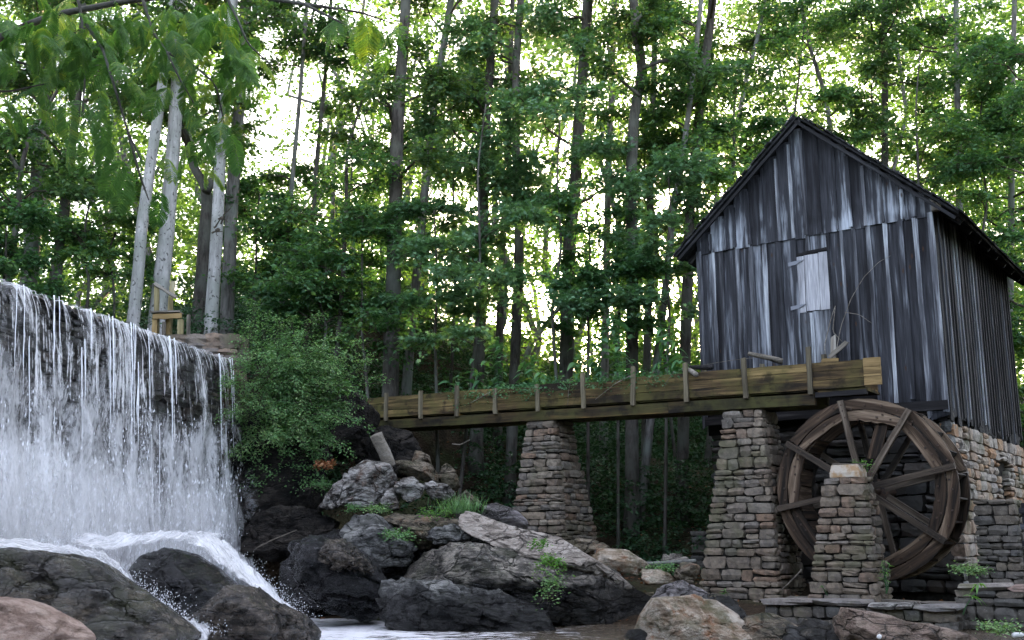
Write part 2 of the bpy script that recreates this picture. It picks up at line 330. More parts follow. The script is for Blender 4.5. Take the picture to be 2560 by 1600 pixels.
def plank_mesh(L, w, th, seed=0, seg=6, jit=.006, rag0=0, rag1=0, name='plank'):
    """length on X, width on Y, thickness on Z, real metres; optional ragged ends"""
    r = rng(seed); xs = np.linspace(-L / 2, L / 2, seg + 1); V = []
    for i, x in enumerate(xs):
        a = r.normal(0, jit, 2); b = r.normal(0, jit * .5)
        for k, (sy, sz) in enumerate(((-1, -1), (1, -1), (1, 1), (-1, 1))):
            xx = x
            if i == 0 and rag0: xx += r.uniform(0, rag0)
            if i == seg and rag1: xx -= r.uniform(0, rag1)
            V.append((xx, sy * w / 2 + a[0 if sy < 0 else 1], sz * th / 2 + b))
    F = []
    for i in range(seg):
        for k in range(4): F.append((i * 4 + k, i * 4 + (k + 1) % 4, i * 4 + 4 + (k + 1) % 4, i * 4 + 4 + k))
    F.append((3, 2, 1, 0)); F.append(tuple(seg * 4 + k for k in range(4)))
    return mesh(name, np.array(V), np.array(F))
_seed = [100]
def plank(parent, p0, p1, w, th, nor, mat, name='plank', seg=5, jit=.005, rag0=0, rag1=0, **k):
    p0 = Vector(p0); p1 = Vector(p1); ax = (p1 - p0); L = ax.length; ax.normalize(); nor = Vector(nor); nor = (nor - ax * nor.dot(ax)).normalized(); wd = nor.cross(ax)
    M = Matrix((ax, wd, nor)).transposed().to_4x4(); M.translation = (p0 + p1) / 2; _seed[0] += 1
    return obj(name, plank_mesh(L, w, th, _seed[0], seg, jit, rag0, rag1, name), mat, parent, M, **k)

# ------------------------------------------------------------------ stones and coursed masonry
def _stone_variant(seed):
    r = rng(seed); V = []; idx = {}
    g = (-1, 0, 1); F = []
    for x in g:
        for y in g:
            for z in g:
                if (x, y, z) == (0, 0, 0): continue
                idx[(x, y, z)] = len(V); p = np.array([x, y, z], float)
                m = abs(x) + abs(y) + abs(z); p *= {1: 1.03, 2: .95, 3: .84}[m]; p += r.normal(0, .07, 3) * (1 if m > 1 else .6); V.append(p)
    for ax in range(3):
        for s in (-1, 1):
            for a in (-1, 0):
                for b in (-1, 0):
                    q = []
                    for (u, v) in ((a, b), (a + 1, b), (a + 1, b + 1), (a, b + 1)):
                        c = [0, 0, 0]; c[ax] = s; c[(ax + 1) % 3] = u; c[(ax + 2) % 3] = v; q.append(idx[tuple(c)])
                    F.append(q if s > 0 else q[::-1])
    return np.array(V), np.array(F)
STV = [_stone_variant(900 + i) for i in range(14)]
_stmesh = {}
def stone(parent, c, h, Rm=None, mat=STONE, r=None, name='stone', **k):
    r = r or random; i = random.randrange(14); key = (mat.name, i)
    if key not in _stmesh:
        me = mesh('stone', *STV[i]); me.materials.append(mat); _stmesh[key] = me
    M = Matrix.Translation(Vector(c)) @ (Matrix(Rm).to_4x4() if Rm is not None else Matrix.Identity(4)) @ Matrix.Rotation(random.gauss(0, .03), 4, 'Y') @ Matrix.Rotation(random.gauss(0, .05), 4, 'Z') @ Matrix.Diagonal((*h, 1))
    return obj(name, _stmesh[key], None, parent, M, **k)
def course_face(parent, A, u, n, L0, L1, z0, z1, mat, hr=(.10, .22), wr=(.18, .42), d=.26, batter=0, seed=0, gap=.02, tz=None, hole=None):
    """stones laid in courses on a face. A origin, u along, n outward; L0(z), L1(z) limits along u; batter: how far n-offset falls back per metre of height"""
    random.seed(seed); z = z0; odd = 0; A = np.asarray(A, float); u = np.asarray(u, float); n = np.asarray(n, float); Rm = np.stack([u, -n, [0, 0, 1]], 1); cnt = 0
    while z < z1 - .03:
        h = min(random.uniform(*hr), z1 - z)
        if z1 - (z + h) < .06: h = z1 - z
        zc = z + h / 2; a, b = L0(zc), L1(zc); x = a
        while x < b - .02:
            w = random.uniform(*wr) * (.75 + .5 * h / hr[1])
            if b - (x + w) < wr[0] * .7: w = b - x
            split = h > .17 and random.random() < .22
            for (zz, hh) in ([(z + h * .27, h * .5), (z + h * .77, h * .44)] if split else [(zc, h)]):
                if hole and hole(x + w / 2, zz): continue
                off = -batter * (zz - z0) - d / 2 + random.uniform(-.015, .05)
                c = A + u * (x + w / 2) + n * off + np.array([0, 0, zz + random.gauss(0, .008)])
                stone(parent, c, (w / 2 - gap / 2 + .008, d / 2, hh / 2 - gap / 2 + .006), Rm, mat); cnt += 1
            x += w
        z += h; odd ^= 1
    return cnt
def frustum(parent, name, mat, b, t, z0, z1, inset=.05):
    """b, t = (x0, x1, y0, y1) bottom and top"""
    q = []
    for (x0, x1, y0, y1), z in ((b, z0), (t, z1)):
        q += [(x0 + inset, y0 + inset, z), (x1 - inset, y0 + inset, z), (x1 - inset, y1 - inset, z), (x0 + inset, y1 - inset, z)]
    return obj(name, mesh(name, np.array(q), np.array([[3, 2, 1, 0], [4, 5, 6, 7], [0, 1, 5, 4], [1, 2, 6, 5], [2, 3, 7, 6], [3, 0, 4, 7]])), mat, parent)
def pier(name, label, cx, cy, z0, z1, b, t, mat=STONE, seed=1, hr=(.10, .22), wr=(.18, .42), sides=('f', 'r', 'l'), cat='pier', group=None):
    """b, t: (x0,x1,y0,y1) in mill axes relative to (cx, cy)"""
    th = mthing(name, label, cat, cx, cy, 0, group)
    frustum(th, 'core', MORTAR, b, t, z0, z1 - .04, .06)
    H = z1 - z0; lp = lambda i: (lambda z: b[i] + (t[i] - b[i]) * (z - z0) / H)
    if 'f' in sides: course_face(th, (0, b[2], 0), (1, 0, 0), (0, -1, 0), lp(0), lp(1), z0, z1, mat, hr, wr, .28, (t[2] - b[2]) / H, seed)
    if 'r' in sides: course_face(th, (b[1], 0, 0), (0, 1, 0), (1, 0, 0), lambda z: lp(2)(z) + .22, lp(3), z0, z1, mat, hr, wr, .26, (b[1] - t[1]) / H, seed + 1)
    if 'l' in sides: course_face(th, (b[0], 0, 0), (0, -1, 0), (-1, 0, 0), lambda z: -lp(3)(z), lambda z: -lp(2)(z) - .22, z0, z1, mat, hr, wr, .26, (t[0] - b[0]) / H, seed + 2)
    return th

# ================================================================== GROUND
DAM_A = np.array([-10.3, 11.2]); DAM_B = np.array([-6.85, 25.95]); DAM_Z = 6.06
DAM_D = (DAM_B - DAM_A) / np.linalg.norm(DAM_B - DAM_A); DAM_N = np.array([DAM_D[1], -DAM_D[0]])      # outward, towards the stream
CP = np.array([(-12, 2, -.6), (0, 2, -.7), (12, 2, -.5), (-6, 9, -.6), (0, 9, -.6), (8, 9, -.4), (-6, 14, -.4), (0, 14, -.4), (6, 14, -.25), (0, 18, -.3), (-3, 20, -.3), (3, 18, -.15), (-5, 24, -.1), (-7, 20, -.3),
    (-3, 24, .5), (0, 23, .5), (3, 22, .5), (5, 20, .15), (8, 18, -.1), (11, 18, .1), (7, 22, .55), (10, 21, .45), (12, 21, .5), (15, 20, .8),
    (-4, 27, 2.6), (-2.5, 29, 3.6), (-1, 28, 1.7), (2, 27, 1.0), (5, 26, .8), (2, 31, 2.4), (5, 30, 2.1), (8, 27, 1.2), (12, 25, 1.0), (15, 28, 1.8), (20, 25, 1.5),
    (-3.5, 33, 6.2), (0, 36, 5.0), (5, 36, 4.4), (10, 36, 4.2), (16, 34, 4.0), (-5, 45, 9.8), (4, 48, 8.3), (12, 48, 8.3), (-10, 40, 9.8), (-18, 36, 9.2), (22, 42, 6.5),
    (0, 70, 13.), (20, 70, 13.), (-25, 70, 16), (45, 60, 12), (0, 110, 15), (50, 110, 15), (-50, 110, 18), (0, 200, 16), (90, 200, 16), (-90, 200, 18), (60, 20, 4), (-60, 20, 7), (40, 0, 1), (-40, 0, 2)], float)
def ground_z(x, y):
    x = np.atleast_1d(np.asarray(x, float)); y = np.atleast_1d(np.asarray(y, float))
    d2 = (x[:, None] - CP[None, :, 0]) ** 2 + (y[:, None] - CP[None, :, 1]) ** 2 + .15
    w = 1 / d2 ** 1.7; z = (w * CP[None, :, 2]).sum(1) / w.sum(1)
    b = (x - DAM_B[0]) * -DAM_N[0] + (y - DAM_B[1]) * -DAM_N[1]
    high = np.interp(y, [0, 27.6, 28.6, 33, 40, 60, 110], [4.6, 5.0, 6.0, 7.2, 9.8, 14, 18])
    s = smooth(.5, 1.5, b) * smooth(90, 60, y) * smooth(-45, -25, x); z = z + (np.maximum(high, z) - z) * s
    n = fbm(np.stack([x * .5, y * .5, x * 0], 1), 4, 5) * .25 + fbm(np.stack([x * 2, y * 2, x * 0], 1), 2, 9) * .05
    return z + n
def grid(xs, ys):
    X, Y = np.meshgrid(xs, ys); n, m = X.shape; Z = ground_z(X.ravel(), Y.ravel())
    i = (np.arange(n - 1)[:, None] * m + np.arange(m - 1)[None]).ravel()
    return np.stack([X.ravel(), Y.ravel(), Z], 1), np.stack([i, i + 1, i + m + 1, i + m], 1)
gx = np.concatenate([np.linspace(-220, -26, 22), np.linspace(-25, 28, 120), np.linspace(30, 220, 22)])
gy = np.concatenate([np.linspace(-40, 6, 12), np.linspace(7, 50, 110), np.linspace(52, 320, 40)])
V, F = grid(gx, gy); obj('ground', mesh('ground', V, F, True), GROUND, kind='structure')

# ================================================================== DAM
def dam_pt(u, off, z): p = DAM_A + DAM_D * u + DAM_N * off; return np.array([p[0], p[1], z])
DL = float(np.linalg.norm(DAM_B - DAM_A))
dam = thing('stone_dam', 'tall wet stone dam wall behind the falling water', 'dam', (DAM_A[0], DAM_A[1], 0), 0)
Minv = Matrix.Translation((-DAM_A[0], -DAM_A[1], 0))
def dl(u, off, z): return dam_pt(u, off, z) - np.array([DAM_A[0], DAM_A[1], 0])
mb = MB(); q = [dl(0, -.12, -.8), dl(DL, -.12, -.8), dl(DL, -.3, DAM_Z - .06), dl(0, -.3, DAM_Z - .06), dl(0, -1.4, -.8), dl(DL, -1.4, -.8), dl(DL, -1.2, DAM_Z - .06), dl(0, -1.2, DAM_Z - .06)]
mb.add(q, [[0, 1, 2, 3], [1, 5, 6, 2], [3, 2, 6, 7], [4, 0, 3, 7], [5, 4, 7, 6]]); mb.build('wall_core', WET_SHADE_ST, dam)
random.seed(5)
n3 = np.array([DAM_N[0], DAM_N[1], 0]); u3 = np.array([DAM_D[0], DAM_D[1], 0])
course_face(dam, (0, 0, 0), u3, n3, lambda z: 6.2, lambda z: DL, 1.7, DAM_Z - .1, WET_SHADE_ST, (.13, .25), (.35, .8), .34, .045, 41)
for k in range(26):      # the crest slabs the water slides over
    u = 5 + k * (DL - 5) / 26 + .2; c = dl(u, -.32, DAM_Z - .07); stone(dam, c, ((DL - 5) / 52 - .012, .34, .06), np.stack([u3, -n3, [0, 0, 1]], 1), WET_SHADE_ST, name='crest_slab')
# dry stacked wing wall at the far end of the dam
WING = m_stone('wing_slab', [(.11, .09, .075), (.17, .14, .12), (.095, .085, .08), (.21, .15, .11), (.14, .12, .105)])
wing = thing('wing_wall', 'low dry-stacked wall of long flat slabs beside the waterfall top', 'stone wall', at(500, 900, 26.2) * np.array([1, 1, 0]))
wo = np.array(wing.location)
random.seed(12)
for k, (xa, xb, yt, yb, Y) in enumerate([(418, 470, 838, 858, 26.4), (465, 520, 836, 860, 26.4), (512, 560, 834, 858, 26.4), (552, 604, 836, 872, 26.3), (470, 515, 858, 872, 26.3), (505, 560, 858, 874, 26.3),
      (545, 590, 872, 892, 26.2), (500, 548, 872, 890, 26.2), (560, 602, 888, 908, 26.15), (520, 565, 886, 900, 26.15), (556, 598, 904, 926, 26.1), (572, 600, 924, 960, 26.1), (585, 612, 868, 905, 26.5)]):
    a_ = at(xa, yb, Y); b_ = at(xb, yt, Y); c = (a_ + b_) / 2 - wo; stone(wing, c + np.array([0, .3, 0]), (abs(b_[0] - a_[0]) / 2 + .02, .42, abs(b_[2] - a_[2]) / 2 + .012), None, WING, name='slab')

# ================================================================== WATER
def m_water_fall(name, dens, sx, sz, grain, lo=.45, hi=.62, col=(.93, .93, .95), lip=.055):
    """flow attribute: x metres across, y metres down, z = how broken up the water is (0 glassy lip, 1 full spray)"""
    t = NT(name); f = t.attr('flow', 'Vector'); sp = t.n('ShaderNodeSeparateXYZ'); t.l(f, sp.inputs[0]); br = sp.outputs['Z']
    wob = t.noise(t.scale(f, (1.2, .8, 0)), 1, 2); fx = t.scale(f, (sx, sz, 0))
    st = t.noise(fx, 1, 4, .62, .25); big = t.noise(t.scale(f, (.9, .22, 0)), 1, 3, .6, .4); gr = t.noise(t.scale(f, (grain, grain * .22, 0)), 1, 4, .7, .5); blot = t.noise(t.scale(f, (6, 2.4, 0)), 1, 6, .72, 1.0)
    h = t.math('ADD', t.math('MULTIPLY', st, .40), t.math('ADD', t.math('MULTIPLY', big, .34), t.math('MULTIPLY', blot, .26)))
    h2 = t.math('ADD', t.math('ADD', t.math('MULTIPLY', st, .30), t.math('MULTIPLY', gr, .24)), t.math('ADD', t.math('MULTIPLY', big, .24), t.math('MULTIPLY', blot, .22)))
    hm = t.n('ShaderNodeMix', data_type='FLOAT'); t.l(t.mr(br, 0, .55), hm.inputs['Factor']); t.l(h, hm.inputs['A']); t.l(h2, hm.inputs['B']); hh = hm.outputs['Result']
    hh = t.math('ADD', t.math('ADD', hh, t.mr(br, .35, 1., 0, .15)), t.mr(br, 0., .35, lip, 0.)); a = t.mr(hh, lo, hi, 0, dens, 'SMOOTHSTEP')
    t.fin(col, .35, .4); tr = t.n('ShaderNodeBsdfTranslucent'); tr.inputs['Color'].default_value = (*col, 1); m1 = t.n('ShaderNodeMixShader'); m1.inputs[0].default_value = .35
    t.l(t.b.outputs[0], m1.inputs[1]); t.l(tr.outputs[0], m1.inputs[2]); tp = t.n('ShaderNodeBsdfTransparent'); m2 = t.n('ShaderNodeMixShader'); t.l(a, m2.inputs[0]); t.l(tp.outputs[0], m2.inputs[1]); t.l(m1.outputs[0], m2.inputs[2])
    t.bump(hh, .6, .05); t.l(m2.outputs[0], t.out.inputs['Surface']); return t.m
WF1 = m_water_fall('fall_streaks', .97, 8.5, .28, 34, .545, .63)
WF2 = m_water_fall('fall_threads', .97, 18, .5, 60, .56, .64)
WF3 = m_water_fall('fall_spray', .68, 3.2, .5, 30, .55, .72)
FOAM = m_water_fall('foam_water', .98, 6, 1.7, 34, .50, .70, lip=-.3)
SPRAY = m_water_fall('drifting_spray', .36, 2.4, .7, 26, .56, .82)
waterfall = thing('waterfall', 'white waterfall sheeting over the stone dam on the left', 'waterfall', (DAM_A[0], DAM_A[1], 0)); waterfall['kind'] = 'structure'; del waterfall['category']
def fall_sheet(name, mat, off0, batter, u0, u1, zbot, seed, nu=220, nv=90, br=(1.2, 4.2), wob=.05):
    u = np.linspace(u0, u1, nu); v = np.concatenate([[-.35, -.12], np.linspace(0, 1, nv) ** 1.15 * (DAM_Z - zbot)])
    Uu, Vv = np.meshgrid(u, v); dz = np.maximum(Vv, 0)
    off = off0 * smooth(-.2, .5, Vv) + batter * dz + .05 * np.sqrt(dz) - .25 * smooth(0, -.35, Vv)
    P = np.stack([Uu.ravel() * 1.6, Vv.ravel() * .35, Uu.ravel() * 0], 1); off = off + (fbm(P * 2.2, 3, seed) * wob * np.minimum(dz.ravel() * 1.2 + .15, 2.2)).reshape(off.shape)
    z = DAM_Z + .03 - dz + .02 * fbm(P * 3, 2, seed + 3).reshape(off.shape) * (Vv < .1)
    base = np.stack([DAM_D[0] * Uu + DAM_N[0] * off, DAM_D[1] * Uu + DAM_N[1] * off, z], -1).reshape(-1, 3)
    k = (np.arange(len(v) - 1)[:, None] * nu + np.arange(nu - 1)[None]).ravel(); F = np.stack([k, k + 1, k + nu + 1, k + nu], 1)
    jag = fbm(np.stack([Uu.ravel() * .8, 0 * Uu.ravel(), 0 * Uu.ravel()], 1), 3, 77) * .9
    fl = np.stack([Uu.ravel() + seed * 3.1, Vv.ravel() + seed * 1.7, smooth(br[0], br[1], dz.ravel() + jag)], 1)
    return obj(name, mesh(name, base, F, True, flow=fl), mat, waterfall)
fall_sheet('water_sheet', WF1, .10, .05, 2.0, DL - .05, .5, 1)
fall_sheet('water_threads', WF2, .17, .06, 2.0, DL - .0, .6, 2, wob=.07)
fall_sheet('broken_water', WF3, .26, .085, 2.0, DL + .05, .5, 3, br=(.5, 2.2), wob=.12)
fall_sheet('spray_veil', SPRAY, .42, .12, 2.0, DL + .05, .4, 4, br=(2.0, 3.4), wob=.2)
# separate falling strands
r = rng(31); mb = MB()
for k in range(30):
    u = r.choice([7.2, 8.3, 9.0, 9.9, 10.6, 11.4, 12.0, 12.9, 13.6, 14.3, 14.9]) + r.normal(0, .16); u = min(u, DL - .05); ln = r.uniform(.8, 3.6); z0 = DAM_Z + .02 if r.random() < .6 else DAM_Z - r.uniform(.3, 2.2); n = 14
    zz = np.linspace(z0, max(z0 - ln, 1.6), n); dz = DAM_Z - zz; off = .16 + .065 * dz + .05 * np.sqrt(np.maximum(dz, 0)) + r.normal(0, .01)
    uu = u + np.cumsum(r.normal(0, .006, n)); P = np.stack([DAM_D[0] * uu + DAM_N[0] * off, DAM_D[1] * uu + DAM_N[1] * off, zz], 1)
    mb.tube(P, r.uniform(.004, .013) * np.abs(np.sin(np.linspace(.9, 3.0, n) + r.normal(0, .35, n))) + .003, 4, True)
WST = NT('water_strand'); WST = WST.fin((.84, .85, .9), .2, .5)
mb.build('strand', WST, waterfall, kind='stuff')
# flying drops
n = 2600; u = r.uniform(6, DL + .2, n); dz = 1.6 + 3.6 * r.uniform(0, 1, n) ** .7; off = .15 + .1 * dz + np.abs(r.normal(0, .16, n)) * (dz / 3); s_ = r.uniform(.005, .012, n) * (1 + .25 * (dz > 2.6))
C0 = np.stack([DAM_D[0] * u + DAM_N[0] * off, DAM_D[1] * u + DAM_N[1] * off, DAM_Z - dz], 1)
O = np.array([[1, 0, 0], [-.5, .87, 0], [-.5, -.87, 0], [0, 0, 4.5], [0, 0, -2.5]]); V = (C0[:, None] + O[None] * s_[:, None, None]).reshape(-1, 3)
T3 = np.array([[0, 1, 3], [1, 2, 3], [2, 0, 3], [1, 0, 4], [2, 1, 4], [0, 2, 4]]); F = (np.arange(n)[:, None, None] * 5 + T3[None]).reshape(-1, 3)
obj('water_drop', mesh('water_drop', V, F), WST, waterfall, kind='stuff')
# mist hanging at the foot of the fall
t = NT('mist_air'); t.t.nodes.remove(t.b); pv = t.n('ShaderNodeVolumePrincipled'); pv.inputs['Color'].default_value = (.96, .96, .97, 1); pv.inputs['Density'].default_value = .16; t.l(pv.outputs[0], t.out.inputs['Volume']); MIST = t.m
_mv = None
for k in range(6):
    u = 6.2 + k * 1.25; rr_ = r.uniform(.8, 1.15)
    th_ = np.linspace(0, math.pi, 13); ph = np.linspace(0, 2 * math.pi, 25)[:-1]; A_, B2 = np.meshgrid(th_, ph, indexing='ij'); V = np.stack([np.sin(A_) * np.cos(B2) * 1.05, np.sin(A_) * np.sin(B2) * .55, np.cos(A_) * (.95 + .3 * rr_)], -1).reshape(-1, 3) * rr_
    i = (np.arange(12)[:, None] * 24 + np.arange(24)[None]); j = (np.arange(12)[:, None] * 24 + (np.arange(24)[None] + 1) % 24); F = np.stack([i, i + 24, j + 24, j], -1).reshape(-1, 4)
    c = dl(u, .7, 1.7 + r.normal(0, .15)); obj('mist', mesh('mist', V, F, True), MIST, waterfall, Matrix.Translation(Vector(c)) @ Matrix.Rotation(math.atan2(DAM_D[1], DAM_D[0]), 4, 'Z'), kind='stuff')
# pond behind the dam, stream below
t = NT('pond_water'); t.bump(t.noise(t.pos(), 4, 3), .15, .02); POND = t.fin((.02, .03, .025), .08, .5)
pq = [dam_pt(-2, -.35, DAM_Z), dam_pt(DL - .1, -.35, DAM_Z), np.array([-7.6, 28.0, DAM_Z]), np.array([-30, 28.5, DAM_Z]), np.array([-34, 10, DAM_Z])]
obj('pond', mesh('pond', np.array(pq), np.array([[0, 1, 2, 3, 4]])), POND, kind='structure')
t = NT('stream_water'); p = t.pos(); w1 = t.noise(t.scale(p, (1.3, 4.5, 1)), 1.1, 6, .65, 1.2); cr = t.noise(t.scale(p, (3, 9, 1)), 1.2, 5, .7, .8)
sx = t.n('ShaderNodeSeparateXYZ'); t.l(p, sx.inputs[0]); near = t.mr(t.math('ABSOLUTE', t.math('ADD', sx.outputs['X'], 3.6)), 1.0, 6.0, .13, -.10)
fo = t.mr(t.math('ADD', t.math('ADD', t.math('MULTIPLY', w1, .6), t.math('MULTIPLY', cr, .4)), near), .50, .62); t.bump(t.math('ADD', w1, cr), .6, .06)
c = t.mix(fo, (.06, .045, .03), (.74, .74, .78)); STREAM = t.fin(c, t.mr(fo, 0, 1, .08, .5), .5)
n = 120; X, Y = np.meshgrid(np.linspace(-14, 14, n), np.linspace(3, 24, n)); P = np.stack([X.ravel(), Y.ravel(), X.ravel() * 0], 1)
Z = .22 + fbm(P * 1.5, 3, 8) * .05 + fbm(P * np.array([1, 3, 1]) * 2, 2, 8) * .02; i = (np.arange(n - 1)[:, None] * n + np.arange(n - 1)[None]).ravel()
obj('stream', mesh('stream', np.stack([X.ravel(), Y.ravel(), Z], 1), np.stack([i, i + 1, i + n + 1, i + n], 1), True), STREAM, kind='structure')
def ribbon(name, L, Rr, mat, label=None, seed=0, lift=.05, br=.9, nv=26):
    """white water poured between two edge paths (lists of points)"""
    L = np.array(L, float); Rr = np.array(Rr, float); m = len(L); tt = np.linspace(0, m - 1, 60); k = np.arange(m)
    sm = lambda A: np.stack([np.interp(tt, k, A[:, i]) for i in range(3)], 1)
    L, Rr = sm(L), sm(Rr); ker = np.ones(7) / 7
    for A in (L, Rr):
        for i in range(3): A[:, i] = np.convolve(np.pad(A[:, i], 3, 'edge'), ker, 'valid')
    s = np.linspace(0, 1, nv); V = L[:, None] * (1 - s)[None, :, None] + Rr[:, None] * s[None, :, None]
    wd = np.linalg.norm(Rr - L, axis=1); fx = (s[None] * wd[:, None]); dd = np.concatenate([[0], np.cumsum(np.linalg.norm(np.diff((L + Rr) / 2, axis=0), axis=1))])
    V = V.reshape(-1, 3); V[:, 2] += (fbm(V * np.array([3, 3, 1.]), 4, seed) * .13 + fbm(V * 9, 3, seed + 4) * .05 + lift + .05 * np.sin(s * math.pi)[None].repeat(60, 0).ravel())
    fl = np.stack([fx.ravel() + seed, np.repeat(dd, nv) + seed, np.full(60 * nv, br)], 1)
    edge = np.minimum(s, 1 - s)[None].repeat(60, 0).ravel(); tl_ = np.repeat(np.linspace(0, 1, 60), nv); fl[:, 2] = br * smooth(0, .3, edge) * smooth(0, .12, tl_) * smooth(1, .9, tl_)
    i = (np.arange(59)[:, None] * nv + np.arange(nv - 1)[None]).ravel(); return obj(name, mesh(name, V, np.stack([i, i + 1, i + nv + 1, i + nv], 1), True, flow=fl), mat, kind='structure', label=label)

# ================================================================== ROCKS
def _ico(sub):
    import bmesh
    bm = bmesh.new(); bmesh.ops.create_icosphere(bm, subdivisions=sub, radius=1); bm.verts.ensure_lookup_table()
    V = np.array([v.co[:] for v in bm.verts]); F = np.array([[v.index for v in f.verts] for f in bm.faces]); bm.free(); return V, F
ICO = {k: _ico(k) for k in (3, 4, 5, 6)}
def rock(name, label, poly, Y, thick, mat, seed, cat='boulder', sub=5, facets=9, cut=.72, amp=.05, strata=.0, sdir=(.3, .2, .93), tilt=0., parent=None, group=None, planes=None, yoff=.55, ex=.5):
    """A rock whose front outline is given in photo pixels at distance Y; real depth, faceted and fractured"""
    r = rng(seed); P = np.array([at(x, y, Y) for x, y in poly]); c = P.mean(0); q = (P - c)[:, [0, 2]]
    D, F = ICO[sub]; D = D.copy()
    # star-shaped outline radius by angle
    ang = np.arctan2(q[:, 1], q[:, 0]); th = np.linspace(-math.pi, math.pi, 361); Rr = np.zeros(361)
    A = q; B = np.roll(q, -1, 0)
    for k, t_ in enumerate(th):
        d = np.array([math.cos(t_), math.sin(t_)]); e = B - A; den = d[0] * e[:, 1] - d[1] * e[:, 0]; den = np.where(abs(den) < 1e-9, 1e-9, den)
        tt = (A[:, 0] * e[:, 1] - A[:, 1] * e[:, 0]) / den; uu = (A[:, 0] * d[1] - A[:, 1] * d[0]) / den
        ok = (uu >= -1e-6) & (uu <= 1 + 1e-6) & (tt > 0); Rr[k] = tt[ok].max() if ok.any() else .1
    phi = np.arctan2(D[:, 2], D[:, 0]); co = np.sqrt(D[:, 0] ** 2 + D[:, 2] ** 2); rad = np.interp(phi, th, Rr)
    V = np.stack([np.cos(phi) * rad * co ** ex, np.sign(D[:, 1]) * np.abs(D[:, 1]) ** .7 * thick, np.sin(phi) * rad * co ** ex], 1)
    ext = np.abs(V).max(0)
    for k in range(facets):                                            # flat broken faces
        n = nrm(r.normal(0, 1, 3) * np.array([.9, .8, .8]) + np.array([.12, -.75, .35])); d = (V @ n).max() * r.uniform(cut - .06, .93); o = V @ n - d; V = V - np.where(o > 0, o * .93, 0)[:, None] * n
    for n, fr in (planes or []):
        n = nrm(np.array(n, float)); d = (V @ n).max() * fr; o = V @ n - d; V = V - np.where(o > 0, o * .96, 0)[:, None] * n
    V[:, [0, 2]] *= 1.06; N = nrm(V / ext); W_ = V + c
    s = min(ext[0], ext[2])
    q1 = fbm(W_ * 1.3 / max(s, .25), 4, seed); q2 = 1 - np.abs(fbm(W_ * np.array([1.5, 1.5, 3.2]), 4, seed + 9)) * 2.2
    V = V + N * (q1 * amp * s * 1.7 - smooth(.72, .98, q2) * amp * 1.5 + fbm(W_ * 7, 3, seed + 5) * amp * .45)[:, None]
    if strata:
        sd_ = nrm(np.array(sdir, float)); h = (W_ @ sd_) * 3.2 + fbm(W_ * .9, 3, seed + 2) * 1.6; fr = h - np.floor(h); V = V + N * (((fr ** 3) - .3) * strata * (0.4 + .6 * _hash(np.floor(h).astype(int), np.floor(h).astype(int) * 0, np.floor(h).astype(int) * 0, seed)))[:, None]
    loc = c + np.array([0, thick * yoff, 0])
    o = obj(name, mesh(name, V, F, True), mat, parent, Matrix.Translation(Vector(loc)), label, cat, group)
    try: o.data.shade_smooth() if False else None
    except Exception: pass
    return o
def c4(*p): return [(600 + x / 2.0167, 1050 + y / 2.0167) for x, y in p]
def c5(*p): return [(x * .6285, 650 + y * .6285) for x, y in p]
rock('boulder', 'big pale slanted boulder below the end of the flume', c4((370, 435), (450, 330), (540, 240), (620, 200), (720, 180), (748, 230), (772, 290), (745, 335), (735, 400), (680, 432), (600, 440), (500, 420), (440, 440)), 23.6, .8, RK_WHITE, 1, cut=.6, strata=.05, sdir=(-.35, -.3, .9), planes=[((-.5, -.6, .62), .62), ((.75, -.5, -.2), .7)])
rock('boulder', 'pale wedge of rock at the lower right corner of the big slanted boulder', c4((735, 345), (770, 335), (800, 400), (808, 450), (760, 452), (700, 430)), 23.5, .35, RK_WHITE, 2, sub=4)
rock('boulder', 'mossy brown boulder beside the leaning stump', c4((785, 205), (850, 195), (960, 215), (1008, 300), (960, 318), (870, 285), (800, 262)), 24.6, .55, RK_BROWN, 3, sub=4, cut=.6)
rock('boulder', 'small brown boulder topmost of the rock pile', c4((855, 195), (880, 150), (950, 170), (958, 218), (860, 215)), 25.2, .4, RK_BROWN, 4, sub=4, cut=.62)
rock('boulder', 'upright brown boulder at the right of the rock pile', c4((995, 280), (1030, 208), (1090, 260), (1106, 335), (1060, 370), (1010, 340)), 25.0, .45, RK_BROWN, 5, sub=4)
rock('boulder', 'white-topped block in the middle of the rock pile', c4((760, 300), (820, 272), (870, 285), (922, 335), (905, 385), (850, 415), (790, 370)), 23.4, .4, RK_WHITE, 6, sub=4, cut=.6, planes=[((-.1, -.5, .85), .7), ((.1, -.9, -.4), .62)])
rock('boulder', 'white flat-faced block right of the white-topped one', c4((918, 320), (960, 303), (1040, 325), (1082, 370), (1040, 412), (960, 400)), 23.6, .4, RK_WHITE, 7, sub=4, cut=.6, planes=[((-.1, -.6, .8), .68)])
rock('boulder', 'low brown rock behind the grass tuft', c4((1075, 390), (1140, 358), (1200, 400), (1225, 445), (1090, 450)), 23.4, .4, RK_BROWN, 8, sub=4)
rock('boulder', 'purplish angular block at the foot of the middle pier', c4((1215, 465), (1240, 430), (1295, 420), (1395, 460), (1452, 512), (1440, 555), (1330, 540), (1230, 500)), 22.2, .55, RK_PURP, 9, sub=4, cut=.62, planes=[((-.25, -.6, .75), .7)])
rock('ledge_rock', 'long smooth pale slab sloping down towards the wheel pier', c4((1118, 480), (1160, 458), (1240, 488), (1400, 543), (1600, 588), (1712, 655), (1810, 715), (1900, 775), (1985, 850), (1900, 850), (1700, 760), (1560, 690), (1400, 650), (1250, 600), (1165, 575), (1125, 525)), 20.6, 1.0, RK_LIGHT, 10, cat='rock ledge', sub=6, facets=5, cut=.8, amp=.03, strata=.03, planes=[((.05, -.62, .78), .42)])
